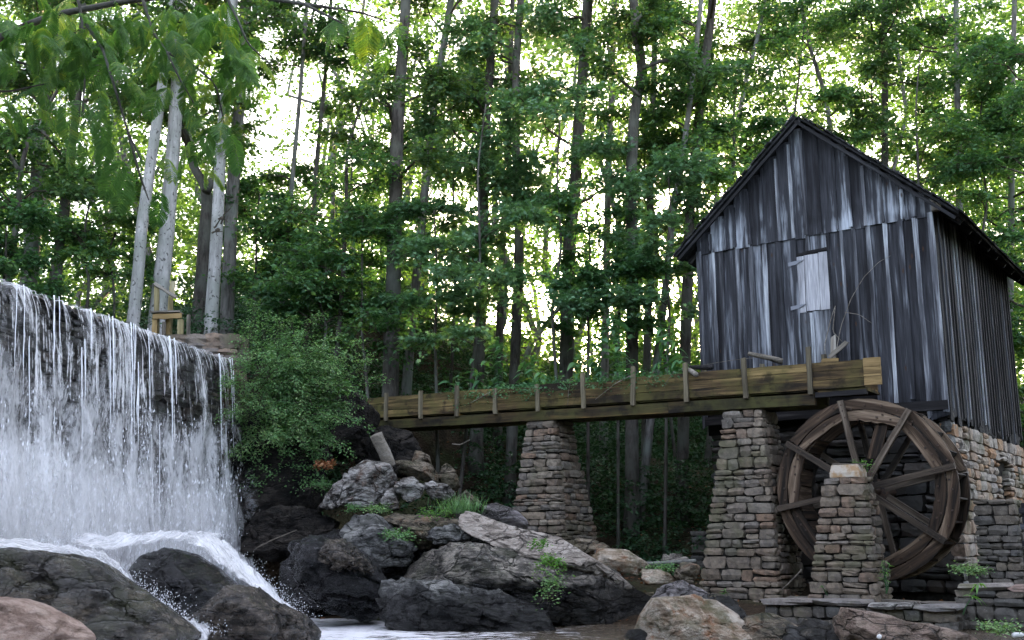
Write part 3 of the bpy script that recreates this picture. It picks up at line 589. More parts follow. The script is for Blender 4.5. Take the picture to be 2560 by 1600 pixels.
rock('ledge_rock', 'big grey ledge rock with mossy overhang behind the stream', c4((740, 740), (900, 655), (1000, 618), (1110, 597), (1250, 605), (1460, 655), (1700, 690), (1800, 720), (1900, 780), (2000, 855), (2112, 905), (2100, 960), (2040, 1085), (1930, 1095), (1680, 1060), (1500, 980), (1300, 920), (1100, 860), (900, 800)), 20.0, 1.1, RK_GREY, 11, cat='rock ledge', sub=6, facets=8, cut=.7, amp=.05, strata=.09, sdir=(.35, .1, .92), planes=[((.25, -.55, .8), .5), ((.1, -.9, -.35), .55), ((.6, -.7, .2), .7)])
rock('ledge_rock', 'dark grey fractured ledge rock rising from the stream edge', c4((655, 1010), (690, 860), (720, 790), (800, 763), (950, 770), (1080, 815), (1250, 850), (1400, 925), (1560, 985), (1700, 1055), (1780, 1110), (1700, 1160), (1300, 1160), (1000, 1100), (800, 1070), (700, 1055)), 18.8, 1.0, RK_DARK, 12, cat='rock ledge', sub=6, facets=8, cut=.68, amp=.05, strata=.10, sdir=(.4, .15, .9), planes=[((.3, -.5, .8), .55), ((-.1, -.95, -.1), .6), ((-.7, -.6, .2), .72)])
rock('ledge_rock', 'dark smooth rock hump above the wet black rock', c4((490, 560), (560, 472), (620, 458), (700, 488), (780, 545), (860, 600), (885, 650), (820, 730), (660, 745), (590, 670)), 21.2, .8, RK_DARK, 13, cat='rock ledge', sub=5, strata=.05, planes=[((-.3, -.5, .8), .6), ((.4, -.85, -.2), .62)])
rock('ledge_rock', 'flat brown ledge below the white boulders', c4((700, 495), (800, 468), (950, 488), (1110, 500), (1175, 585), (1100, 640), (950, 650), (880, 640), (820, 570)), 21.7, .9, RK_BROWN, 14, cat='rock ledge', sub=5, strata=.05, planes=[((0, -.35, .93), .6)])
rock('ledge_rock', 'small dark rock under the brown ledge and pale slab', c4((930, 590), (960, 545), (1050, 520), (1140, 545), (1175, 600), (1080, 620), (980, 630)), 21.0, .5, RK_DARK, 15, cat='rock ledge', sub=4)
rock('ledge_rock', 'dark bedrock filling the gaps between the ledge rocks', [(700, 1430), (760, 1360), (860, 1325), (1000, 1320), (1150, 1330), (1300, 1365), (1450, 1410), (1600, 1480), (1640, 1560), (1500, 1600), (1200, 1590), (900, 1580), (760, 1540), (700, 1480)], 22.4, 1.0, RK_WET, 26, cat='rock ledge', sub=6, facets=6, cut=.75, amp=.05, strata=.08, sdir=(.35, .1, .92))
rock('wet_rock', 'wet glossy black rock beside the white chute', c4((205, 660), (280, 570), (380, 533), (480, 545), (570, 610), (645, 700), (695, 800), (700, 900), (655, 1010), (560, 1000), (420, 970), (300, 860), (225, 750)), 20.0, .9, RK_WET, 16, cat='rock', sub=6, facets=10, cut=.7, amp=.07, strata=.07, sdir=(-.6, .2, .75))
rock('wet_rock', 'wet shiny brown knob on the black rock', c4((375, 690), (440, 612), (520, 605), (600, 680), (668, 765), (640, 815), (540, 780), (440, 740)), 19.5, .45, RK_WETBR, 17, cat='rock', sub=5, amp=.09, strata=.05, sdir=(-.6, .2, .75))
rock('boulder', 'tan boulder with orange and green stains at the bottom edge', [(1600, 1600), (1622, 1545), (1650, 1502), (1706, 1499), (1755, 1496), (1812, 1510), (1866, 1545), (1935, 1608), (1920, 1650), (1760, 1665), (1610, 1655)], 17.0, .9, RK_TAN, 18, sub=6, facets=7, cut=.66, amp=.035, planes=[((.35, -.5, .75), .62), ((-.8, -.6, 0), .62)])
rock('boulder', 'rounded grey rock behind the stained tan boulder', [(1632, 1495), (1655, 1455), (1710, 1450), (1762, 1478), (1790, 1505), (1720, 1520), (1660, 1520)], 18.6, .5, RK_PURP, 19, sub=4)
rock('boulder', 'flat rusty rock left of the tall wheel-side pier', [(1588, 1440), (1605, 1424), (1655, 1426), (1690, 1440), (1700, 1462), (1620, 1462)], 20.0, .5, RK_TAN, 20, sub=4, planes=[((0, -.4, .9), .6)])
rock('boulder', 'dark squat rock against the tall wheel-side pier', [(1690, 1440), (1700, 1412), (1725, 1403), (1752, 1418), (1752, 1455), (1715, 1462)], 19.9, .4, RK_BROWN, 21, sub=4)
rock('boulder', 'orange-brown slab right of the middle pier foot', c4((1690, 620), (1705, 592), (1760, 605), (1850, 648), (1830, 672), (1730, 655)), 22.0, .35, RK_BROWN, 22, sub=4)
rock('boulder', 'pale pink flat rock beyond the long slab', c4((1785, 665), (1830, 650), (1900, 680), (1975, 735), (1960, 765), (1870, 735)), 21.3, .4, RK_PURP, 23, sub=4)
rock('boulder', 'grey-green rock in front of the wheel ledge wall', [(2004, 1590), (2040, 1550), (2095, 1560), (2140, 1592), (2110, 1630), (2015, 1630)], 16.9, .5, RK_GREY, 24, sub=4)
rock('boulder', 'long pinkish-brown rock at the bottom right corner', [(2124, 1570), (2148, 1525), (2200, 1529), (2300, 1562), (2370, 1570), (2430, 1585), (2500, 1615), (2480, 1660), (2200, 1660), (2135, 1620)], 16.3, .8, m_rock('pinkish_brown_rock', (.24, .17, .135), (.34, .26, .21), (.10, .07, .055), lichen=.2, moss=.15), 25, sub=5, strata=.05, planes=[((.1, -.5, .8), .6)])
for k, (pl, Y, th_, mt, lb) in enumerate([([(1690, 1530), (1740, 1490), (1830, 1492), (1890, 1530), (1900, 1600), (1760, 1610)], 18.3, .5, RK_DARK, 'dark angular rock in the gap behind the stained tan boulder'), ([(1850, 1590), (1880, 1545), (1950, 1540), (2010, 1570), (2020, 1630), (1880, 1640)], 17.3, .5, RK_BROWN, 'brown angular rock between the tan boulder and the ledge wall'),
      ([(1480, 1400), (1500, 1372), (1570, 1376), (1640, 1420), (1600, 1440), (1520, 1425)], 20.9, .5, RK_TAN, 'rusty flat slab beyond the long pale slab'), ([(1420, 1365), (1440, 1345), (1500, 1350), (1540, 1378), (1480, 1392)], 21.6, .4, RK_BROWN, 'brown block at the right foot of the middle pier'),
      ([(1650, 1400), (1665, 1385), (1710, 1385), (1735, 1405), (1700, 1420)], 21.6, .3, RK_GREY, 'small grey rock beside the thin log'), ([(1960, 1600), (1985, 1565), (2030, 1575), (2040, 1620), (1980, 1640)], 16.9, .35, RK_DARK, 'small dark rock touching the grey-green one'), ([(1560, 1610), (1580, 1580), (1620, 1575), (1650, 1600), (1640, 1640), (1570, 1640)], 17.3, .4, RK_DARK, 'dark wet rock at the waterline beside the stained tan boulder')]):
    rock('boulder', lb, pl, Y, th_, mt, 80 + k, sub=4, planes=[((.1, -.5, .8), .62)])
rock('stream_rock', 'broad dark water-worn rock sloping under the flow at the lower left', [(-260, 1420), (-100, 1385), (0, 1380), (94, 1392), (189, 1417), (270, 1467), (352, 1530), (430, 1605), (430, 1720), (100, 1760), (-260, 1720)], 13.0, 1.3, RK_FLOW, 30, cat='rock', sub=6, facets=5, cut=.8, amp=.05, strata=.04, ex=.7, planes=[((.35, -.6, .7), .62)])
rock('stream_rock', 'round black dome rock with water pouring around it', [(318, 1425), (352, 1387), (402, 1371), (465, 1390), (522, 1424), (570, 1470), (545, 1515), (453, 1545), (395, 1530), (345, 1480)], 17.2, .7, RK_WET, 31, cat='rock', sub=5, facets=2, cut=.85, amp=.02, ex=.75)
rock('stream_rock', 'wet brown cracked rock between chute and pool', [(440, 1580), (497, 1524), (559, 1468), (616, 1478), (673, 1515), (729, 1542), (790, 1590), (770, 1650), (600, 1670), (450, 1650)], 16.0, .7, RK_WETBR, 32, cat='rock', sub=6, facets=6, cut=.72, amp=.05, strata=.05, sdir=(-.5, .1, .85))
rock('boulder', 'rough pink granite rock in the bottom left corner', [(-120, 1500), (0, 1508), (63, 1540), (113, 1572), (160, 1612), (120, 1700), (-120, 1720)], 9.0, .6, RK_PINK, 33, sub=5, amp=.05)
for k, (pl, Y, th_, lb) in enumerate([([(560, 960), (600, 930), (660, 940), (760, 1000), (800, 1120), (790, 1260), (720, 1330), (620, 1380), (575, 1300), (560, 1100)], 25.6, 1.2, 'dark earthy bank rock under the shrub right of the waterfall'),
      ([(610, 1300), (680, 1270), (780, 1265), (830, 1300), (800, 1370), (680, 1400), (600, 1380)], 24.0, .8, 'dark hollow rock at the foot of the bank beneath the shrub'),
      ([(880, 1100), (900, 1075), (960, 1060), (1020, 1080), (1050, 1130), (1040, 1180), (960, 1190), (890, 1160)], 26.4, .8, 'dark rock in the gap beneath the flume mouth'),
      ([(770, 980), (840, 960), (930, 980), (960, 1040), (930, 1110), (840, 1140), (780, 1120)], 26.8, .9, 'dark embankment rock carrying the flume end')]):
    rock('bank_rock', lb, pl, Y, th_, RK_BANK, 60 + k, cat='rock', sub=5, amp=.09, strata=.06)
# small loose stones about the piers
r = rng(77); k_ = 0
lbl = 'small loose stone lying among the boulders below the flume'
for k in range(22):
    px_, Y_ = r.uniform(1180, 1740), r.uniform(20.8, 25.5); x = (px_ - 1280) / FPX * Y_ * .99; z = float(ground_z(x, Y_)[0])
    i = r.integers(0, 14); me_key = ('loose', int(i))
    if me_key not in _stmesh: me = mesh('loose_stone', *STV[i]); me.materials.append(RK_BROWN); _stmesh[me_key] = me
    s_ = r.uniform(.06, .2); obj('loose_stone', _stmesh[me_key], None, None, Matrix.Translation((x, Y_, z + s_ * .35)) @ Matrix.Rotation(r.uniform(0, 6), 4, 'Z') @ Matrix.Rotation(r.normal(0, .3), 4, 'X') @ Matrix.Diagonal((s_ * 1.3, s_, s_ * .6, 1)), lbl, 'stone', 'loose stones below the flume')

# white water over the rocks
def A3(*l): return [at(*q) for q in l]
ribbon('cascade', A3((-150, 1330, 16.5), (60, 1350, 17.5), (190, 1368, 18.0), (290, 1400, 18.0), (330, 1450, 17.3), (375, 1500, 16.9), (425, 1560, 16.4), (450, 1610, 15.6)),
       A3((-150, 1400, 13.2), (40, 1398, 13.4), (150, 1420, 13.6), (235, 1460, 13.8), (300, 1505, 13.9), (345, 1545, 14.0), (395, 1590, 14.0), (430, 1640, 14)), FOAM, 'white water sliding over the broad lower left rock', 3, .03, .8)
ribbon('cascade', A3((560, 1340, 21.5), (600, 1370, 21.0), (640, 1420, 20.4), (690, 1480, 19.8), (730, 1530, 19.3), (770, 1560, 18.8)),
       A3((420, 1352, 18.4), (480, 1385, 18.2), (545, 1430, 17.8), (600, 1470, 17.4), (660, 1510, 17.2), (720, 1560, 17.0)), FOAM, 'white chute racing down between dome rock and black rock', 5, .04, 1.)
ribbon('cascade', A3((150, 1340, 19.5), (300, 1350, 20.2), (420, 1345, 21.2), (520, 1340, 22.2), (590, 1350, 23.2)), A3((150, 1390, 17.2), (280, 1392, 17.9), (350, 1376, 18.1), (430, 1366, 18.2), (500, 1395, 18.2)), FOAM, 'foaming water piled at the foot of the dam', 9, .08, 1.)
ribbon('cascade', A3((330, 1440, 16.9), (395, 1520, 16.6), (450, 1540, 16.6), (500, 1545, 16.4), (540, 1560, 16.0)), A3((340, 1500, 15.6), (400, 1570, 15.4), (440, 1600, 15.2), (480, 1620, 15.0), (520, 1640, 15.)), FOAM, 'churning white water between dome rock and brown cracked rock', 11, .02, .9)

# ================================================================== MILL HOUSE
HX0, HX1, HD = -5.48, 0.08, 7.4; SEAM = 8.66; RIDGE_X = -2.68; RZ = 11.42; SL = .885; BOT = 4.2
house = mthing('mill_house', 'weathered grey board mill house with steep gable on a stone base', 'mill', 0, 0)
def roof_z(x): return RZ - SL * abs(x - RIDGE_X)
random.seed(3); r = rng(3)
# carcass so that nothing shows through between the boards
mb = MB(); g = [(HX0 + .06, 0), (HX1 - .06, 0)]
xs0, xs1 = HX0 + .07, HX1 - .07; zt0, zt1 = roof_z(xs0) - .12, roof_z(xs1) - .12
Vc = []
for y in (.06, HD - .06): Vc += [(xs0, y, BOT), (xs1, y, BOT), (xs1, y, zt1), (RIDGE_X, y, RZ - .12), (xs0, y, zt0)]
mb.add(Vc, [[1, 0, 5, 6], [2, 1, 6, 7], [3, 2, 7, 8], [4, 3, 8, 9], [0, 4, 9, 5]], []); mb.v[0] = np.array(Vc)
core = mesh('inner_wall', np.array(Vc), [np.array([[1, 0, 5, 6], [2, 1, 6, 7], [3, 2, 7, 8], [4, 3, 8, 9], [0, 4, 9, 5]]), np.array([[0, 1, 2, 3, 4], [9, 8, 7, 6, 5]])])
obj('inner_wall', core, NT('dark_interior').fin((.012, .011, .011), .95, .1), house)
DX0, DX1, DZ0, DZ1 = -3.02, -2.26, 6.87, 8.22     # shutter opening
N = 16; edges = np.linspace(HX0, HX1, N + 1) + np.concatenate([[0], r.normal(0, .03, N - 1), [0]])
edges[np.argmin(abs(edges - DX0))] = DX0 - .02; edges[np.argmin(abs(edges - DX1))] = DX1 + .02
for i in range(N):
    a_, b_ = edges[i], edges[i + 1]; w = b_ - a_ - .012; xm = (a_ + b_) / 2; yy = -.012 + r.normal(0, .006)
    zb = 4.95 + r.uniform(-.15, .1) if xm < -1.3 else 4.22 + r.uniform(-.18, .22)
    rg = .1 if xm < -1.3 else .28
    if DX0 - .05 < xm < DX1 + .05:
        plank(house, (xm, yy, zb), (xm, yy, DZ0 - .02), w, .03, (0, -1, 0), BLEACH, 'board', rag0=.08)
        plank(house, (xm, yy, DZ1 + .03), (xm, yy, SEAM), w, .03, (0, -1, 0), BOARD, 'board')
    else: plank(house, (xm, yy, zb), (xm, yy, SEAM + r.uniform(-.01, .01)), w, .03, (0, -1, 0), BOARD, 'board', rag0=rg)
    if i and not (DX0 - .01 < a_ < DX1 + .01):
        plank(house, (a_, -.045, zb + r.uniform(-.1, .25)), (a_ + r.normal(0, .012), -.045, SEAM - .03), r.uniform(.06, .135), r.uniform(.02, .034), (0, -1, 0), BATTEN if r.random() < .78 else BOARD, 'batten', rag0=.2, jit=.009)
    elif i:
        plank(house, (a_, -.045, zb + .1), (a_, -.045, DZ0 - .05), .085, .026, (0, -1, 0), BATTEN, 'batten', rag0=.1)
        plank(house, (a_, -.045, DZ1 + .06), (a_, -.045, SEAM - .03), .085, .026, (0, -1, 0), BATTEN, 'batten')
for xx in (HX0 + .05, HX1 - .05): plank(house, (xx, -.05, 4.3), (xx, -.05, SEAM + .03), .13, .035, (0, -1, 0), BATTEN, 'corner_board', rag0=.15)
edges2 = np.linspace(HX0, HX1, N + 1) + np.concatenate([[0], r.normal(0, .035, N - 1), [0]])
for i in range(N):
    a_, b_ = edges2[i], edges2[i + 1]; xm = (a_ + b_) / 2; zt = max(roof_z(a_), roof_z(b_)) - .02 if not (a_ < RIDGE_X < b_) else RZ - .05
    zt = min(zt, RZ - .05) - .1; 
    if zt < SEAM + .1: zt = SEAM + .12
    plank(house, (xm, -.052 + r.normal(0, .006), SEAM - .05 + r.uniform(-.02, .02)), (xm, -.052, zt), b_ - a_ - .012, .03, (0, -1, 0), GABLE, 'gable_board', seg=6)
    if i: zb2 = roof_z(a_) - .2
    if i and zb2 > SEAM + .25: plank(house, (a_, -.083, SEAM - .03 + r.uniform(-.03, .04)), (a_ + r.normal(0, .01), -.083, zb2), r.uniform(.06, .09), .024, (0, -1, 0), GABLE if r.random() < .5 else BATTEN, 'gable_batten')
# right wall
xw = HX1 + .005; n = 26; ed = np.linspace(0.02, HD, n + 1) + np.concatenate([[0], r.normal(0, .025, n - 1), [0]])
for i in range(n):
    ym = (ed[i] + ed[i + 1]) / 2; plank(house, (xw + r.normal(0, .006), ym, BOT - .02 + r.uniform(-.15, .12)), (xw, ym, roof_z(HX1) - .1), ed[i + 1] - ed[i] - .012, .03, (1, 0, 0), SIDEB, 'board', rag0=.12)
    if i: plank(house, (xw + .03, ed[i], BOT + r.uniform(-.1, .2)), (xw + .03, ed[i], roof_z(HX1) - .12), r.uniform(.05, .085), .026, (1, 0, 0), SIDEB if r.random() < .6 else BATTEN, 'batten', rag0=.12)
# left wall (mostly turned away)
for i in range(18):
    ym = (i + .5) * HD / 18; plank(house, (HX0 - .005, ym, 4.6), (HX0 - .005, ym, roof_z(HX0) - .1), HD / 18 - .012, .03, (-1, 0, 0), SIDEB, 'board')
# roof
OV, EV = .36, .58
for s, x_e in ((-1, HX0 - .42), (1, HX1 + EV)):
    ze = roof_z(x_e); nrm_ = Vector((s * SL, 0, 1)).normalized()
    ax = Vector((x_e - RIDGE_X, 0, ze - RZ)); mid = Vector(((RIDGE_X + x_e) / 2, 0, (RZ + ze) / 2))
    q = []
    for y in (-OV, HD + .9):
        for (xx, zz) in ((RIDGE_X, RZ), (x_e, ze)):
            q += [(xx, y, zz), tuple(Vector((xx, y, zz)) + nrm_ * .05)]
    # q order: f-ridge-bot, f-ridge-top, f-eave-bot, f-eave-top, b-...
    rf = obj('roof', mesh('roof', np.array(q), np.array([[0, 1, 3, 2], [4, 6, 7, 5], [0, 2, 6, 4], [1, 5, 7, 3], [2, 3, 7, 6], [0, 4, 5, 1]])), ROOFM, house)
    n = 26; L = ax.length; axn = ax.normalized()
    for k in range(n):     # ragged shingle butts along the gable rake
        c = Vector((RIDGE_X, 0, RZ)) + axn * (k + .5) * L / n + nrm_ * (.075 + r.uniform(0, .025))
        plank(rf, c + Vector((0, -OV - r.uniform(.02, .09), 0)), c + Vector((0, -OV + .42, 0)), L / n * r.uniform(.9, 1.1), .03, tuple(nrm_ + axn * .09), ROOFE, 'shingle', seg=1, jit=.004)
    for k in range(30):    # shingle butts along the eave
        y = -OV + (k + .5) * (HD + .9 + OV) / 30; c = Vector((x_e, y, ze)) + nrm_ * .09; plank(rf, c + axn * r.uniform(.02, .08), c - axn * .4, (HD + 1.2) / 30 * 1.02, .03, tuple(nrm_), ROOFM, 'shingle', seg=1, jit=.004)
    for k in range(9):     # rafters showing under the eave
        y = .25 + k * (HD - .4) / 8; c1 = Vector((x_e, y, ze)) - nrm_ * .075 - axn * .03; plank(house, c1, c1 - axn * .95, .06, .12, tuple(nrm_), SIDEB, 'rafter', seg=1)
    plank(house, Vector((RIDGE_X, -OV + .03, RZ)) - nrm_ * .09, Vector((x_e, -OV + .03, ze)) - nrm_ * .09, .035, .07, tuple(nrm_), ROOFM, 'barge_board', seg=6)
plank(house, (HX1 + .12, -.12, SEAM + .02), (HX1 + .12, -.12, SEAM + .3), .2, .12, (0, -1, 0), OLDW, 'plate_end', seg=1)
# pale shutter
shut = obj('shutter', mesh('shutter', np.array([(DX0 + .02, .0, DZ0), (DX1 - .02, .0, DZ0), (DX1 - .02, .0, DZ1), (DX0 + .02, .0, DZ1)]), np.array([[0, 1, 2, 3]])), SIDEB, house)
for a_, b_ in ((DX0, DX0 + .2), (DX0 + .2, DX0 + .53), (DX0 + .53, DX1)): plank(shut, ((a_ + b_) / 2, -.035, DZ0 + r.uniform(-.02, .02)), ((a_ + b_) / 2 + .01, -.035, DZ1 - .05 + (a_ - DX0) * .05), b_ - a_ - .01, .03, (0, -1, 0), DOORW, 'plank')
plank(shut, (DX0 - .02, -.03, DZ1 + .0), (DX1 + .03, -.03, DZ1 + .04), .07, .04, (0, -1, 0), SIDEB, 'lintel')
for zz in (8.02, 6.98):
    mb = MB(); q = [(DX0 - .16, -.06, zz - .05), (DX0 - .16, -.06, zz + .04), (DX0 + .02, -.06, zz + .055), (DX0 + .22, -.06, zz + .06), (DX0 + .02, -.06, zz - .03)]
    V = np.array(q + [(x, y - .015, z) for x, y, z in q]); obj('strap_hinge', mesh('strap_hinge', V, [np.array([[5, 6, 7, 8, 9]]), np.array([[k, (k + 1) % 5, (k + 1) % 5 + 5, k + 5] for k in range(5)])]), GREYIRON, shut)
# stone base
base = obj('foundation', mesh('foundation', np.array([(HX0 + .25, .22, -.2), (HX1 - .12, .22, -.2), (HX1 - .12, HD - .1, -.2), (HX0 + .25, HD - .1, -.2), (HX0 + .25, .22, BOT), (HX1 - .12, .22, BOT), (HX1 - .12, HD - .1, BOT), (HX0 + .25, HD - .1, BOT)]),
           np.array([[4, 5, 6, 7], [0, 1, 5, 4], [1, 2, 6, 5], [3, 0, 4, 7], [2, 3, 7, 6]])), MORTAR, house)
course_face(base, (HX1 + .02, 0, 0), (0, 1, 0), (1, 0, 0), lambda z: .1, lambda z: HD, 1.2, BOT - .02, FOUND, (.16, .36), (.28, .62), .3, 0, 71, hole=lambda u, z: 4.25 < u < 5.3 and z < 3.55)
course_face(base, (HX0, .1, 0), (1, 0, 0), (0, -1, 0), lambda z: .1, lambda z: HX1 - HX0 + .02, .7, BOT + .25, WET_SHADE_ST, (.18, .38), (.3, .7), .3, 0, 75)  # wheel-pit shade put into the colour: front face in near-black stone
plank(house, (HX0 + .05, .02, BOT + .32), (HX1, .02, BOT + .32), .2, .2, (0, -1, 0), SIDEB, 'sill_beam')

# ================================================================== FLUME
FY0, FY1 = -1.97, -1.12; fl = mthing('timber_flume', 'long mossy timber flume carried on stone piers to the wheel', 'flume', -7, -1.55)
FO = np.array([-7, -1.55, 0])
def fp(x, y, z): return tuple(np.array([x, y, z]) - FO)
def ftop(x): return 5.34 + (-(x) - 2.0) * .0205
PX = [-13.78, -12.57, -11.37, -10.15, -8.88, -7.59, -6.27, -4.93, -3.53, -2.12]
ends = [-14.6] + PX + [-1.02]
for side, y in (('near', FY0), ('far', FY1)):
    for i in range(len(ends) - 1):
        xa, xb = ends[i], ends[i + 1]; n = 3; H = .56
        for k in range(n):
            z0a, z0b = ftop(xa) - H + k * H / n, ftop(xb) - H + k * H / n; h = H / n - .012
            if side == 'far' and k < 2 and i % 2: pass
            if k == n - 1 and side == 'near' and r.random() < .25: h -= .035
            plank(fl, fp(xa + .004, y + r.normal(0, .004), z0a + h / 2), fp(xb - .004, y + r.normal(0, .004), z0b + h / 2), h, .045, (0, -1, 0), FLUME, 'side_plank', jit=.004)
for i, x in enumerate(PX):
    zt = 5.58 + r.uniform(.0, .1) if i not in (3, 4) else 5.5
    for y, m in ((FY0 - .055, POSTW), (FY1 + .055, POSTW)): plank(fl, fp(x, y, ftop(x) - .66), fp(x + r.normal(0, .015), y, zt), .10, .06, (0, -1, 0), m, 'post', rag1=.03)
    plank(fl, fp(x, FY0 - .02, ftop(x) - .6), fp(x, FY1 + .02, ftop(x) - .6), .1, .09, (0, 0, 1), BEAMW, 'cross_tie', seg=1)
for i in range(len(ends) - 1):
    for k in range(3): yk = FY0 + .16 + k * .27; plank(fl, fp(ends[i], yk, ftop(ends[i]) - .57), fp(ends[i + 1], yk, ftop(ends[i + 1]) - .57), .262, .04, (0, 0, 1), BEAMW, 'floor_plank', seg=2)
for y in (FY0 + .05, FY1 - .05):
    for (xa, xb) in ((-14.6, -11.9), (-11.9, -8.75), (-8.75, -5.4), (-5.4, -2.06)): plank(fl, fp(xa + .003, y, ftop(xa) - .755), fp(xb - .003, y, ftop(xb) - .755), .235, .13, (0, -1, 0), BEAMW, 'beam', jit=.003)
# pale newer end of the trough over the wheel
for k in range(3): plank(fl, fp(-1.02, FY0 - .003, 4.78 + .09 + k * .185), fp(-.68, FY0 - .003, 4.77 + .09 + k * .185), .178, .05, (0, -1, 0), NEWW, 'end_plank', seg=2, jit=.002)
for k in range(3): yk = FY0 + .16 + k * .27; plank(fl, fp(-2.0, yk, 4.735), fp(-.98, yk, 4.70), .262, .05, (0, 0, 1), BEAMW, 'floor_plank', seg=2)
plank(fl, fp(-2.05, FY0 + .05, 4.67), fp(-1.0, FY0 + .05, 4.66), .10, .10, (0, -1, 0), SIDEB, 'beam')
# sticks, bark and boards lying in and on the flume
def stick(label, pts, r0, r1, mat=OLDW, name='fallen_branch', cat='branch', n=7, group=None, wob=.15):
    P = np.array(pts, float); c = P[0].copy(); t_ = np.linspace(0, len(P) - 1, 4 * len(P)); Q = np.stack([np.interp(t_, np.arange(len(P)), P[:, i]) for i in range(3)], 1) - c
    mb = MB(); mb.tube(Q, np.linspace(r0, r1, len(Q)), n, True, wob, 3); return mb.build(name, mat, None, Matrix.Translation(Vector(c)), True, label=label, cat=cat, group=group)
def ml(*l): return [mw(*q) for q in l]
stick('broken grey branch end poking over the flume edge', ml((-5.2, -1.6, 5.55), (-4.85, -1.95, 5.45), (-4.6, -2.15, 5.3)), .045, .055)
stick('short dark stub of branch lying across the flume beside the house corner', ml((-5.1, -1.4, 5.62), (-4.75, -1.6, 5.55), (-4.4, -1.8, 5.5)), .05, .06, SIDEB)
stick('weathered log end jutting over the flume below the shutter', ml((-3.55, -1.75, 5.72), (-3.2, -1.7, 5.62), (-2.85, -1.6, 5.5)), .05, .065)
stick('thin bare twig trailing down the flume side near the middle', ml((-7.95, -2.02, 5.45), (-7.98, -2.06, 5.2), (-8.02, -2.03, 4.9)), .008, .006)
stick('pale twig slanting over the flume planks left of centre', ml((-6.2, -2.0, 5.5), (-6.7, -2.06, 5.3), (-7.25, -2.04, 4.98)), .012, .006)
stick('bare twig hanging at the left third of the flume', ml((-10.3, -2.05, 5.4), (-10.6, -2.06, 5.28), (-10.9, -2.05, 5.18)), .012, .007)
stick('thin vine hanging over the flume wall between two posts', ml((-5.2, -2.05, 5.45), (-5.4, -2.06, 5.2), (-5.45, -2.05, 5.1)), .008, .005)
stick('slender wire-like twig stretched across the front of the house', ml((-5.35, -.25, 5.85), (-4.6, -.3, 5.88), (-3.9, -.3, 5.88)), .006, .006, OLDW, n=4)
bt = thing('leaning_board', 'grey splintered board leaning upright against the house below the shutter', 'board', mw(-2.2, -.35, 5.2), -AZ)
plank(bt, (0, 0, 0), (0, .18, 1.05), .12, .03, (0, -1, 0), OLDW, 'plank', rag1=.12); plank(bt, (-.05, -.03, .5), (.38, .05, .85), .09, .03, (0, -1, 0), OLDW, 'splinter', rag1=.1)
stick('long curving dead vine arching up the house wall beside the shutter', ml((-2.15, -.3, 5.7), (-2.0, -.22, 6.4), (-1.75, -.17, 7.0), (-1.45, -.14, 7.45), (-1.1, -.12, 7.75), (-.85, -.1, 7.85)), .010, .004, OLDW, n=5)
stick('short dead tendril forking off the vine on the house wall', ml((-1.9, -.2, 6.7), (-1.6, -.15, 6.62), (-1.35, -.12, 6.4)), .009, .005, OLDW, n=5)
stick('looping dead vine in front of the leaning board', ml((-2.35, -.25, 5.4), (-2.4, -.22, 6.0), (-2.25, -.2, 6.5), (-2.1, -.2, 6.9), (-2.2, -.2, 6.3), (-2.0, -.22, 6.05)), .011, .008, OLDW, n=5)
plank(thing('wedge_board', 'orange-brown wedge of board wedged behind the last flume post', 'board', mw(-2.0, -1.7, 5.36), -AZ), (-.02, 0, .0), (.42, .0, -.02), .18, .05, (0, -1, 0), NEWW, 'plank', rag1=.1, rag0=.1)

# ================================================================== STONE PIERS
pier('stone_pier', 'slim tapered fieldstone pier under the middle of the flume', -8.85, -1.55, .9, 4.60, (-1.05, .75, -.55, 1.3), (-.42, .38, -.38, .42), STONE, 11, (.07, .22), (.16, .44))
pier('stone_pier', 'tall broad fieldstone pier supporting the flume next to the wheel', -3.75, -1.55, .0, 4.48, (-1.12, .85, -.62, .95), (-.35, .52, -.40, .45), STONE, 21, (.08, .27), (.17, .46))
pier('stone_pier', 'dim mossy stone pier standing behind the broad flume pier', -4.55, .1, .4, 4.5, (-.55, .35, -.4, .4), (-.35, .3, -.3, .3), m_stone('mossy_stone', [(.12, .10, .06), (.17, .13, .08), (.10, .095, .06), (.15, .11, .07)]), 27, (.16, .3), (.3, .5), ('f', 'l'))
wp = pier('wheel_pier', 'short tapered stone pier in front of the wheel carrying its axle', -1.33, -2.5, .35, 2.93, (-.78, .62, -.5, .38), (-.36, .45, -.32, .22), STONE, 31, (.08, .24), (.17, .42))
mb = MB(); q = []
for z, s in ((2.93, 1), (3.02, 1), (3.17, .86)):
    q += [(-.24 * s, -.26 * s, z), (.34 * s, -.26 * s, z), (.34 * s, .2 * s, z), (-.24 * s, .2 * s, z)]
obj('bearing_block', mesh('bearing_block', np.array(q), np.array([[4 * l + k, 4 * l + (k + 1) % 4, 4 * l + 4 + (k + 1) % 4, 4 * l + 4 + k] for l in range(2) for k in range(4)] + [[8, 9, 10, 11]])), CONC, wp)
plank(wp, (-.22, -.1, 3.2), (.42, -.05, 3.17), .1, .03, (0, 0, 1), OLDW, 'bearing_strap')

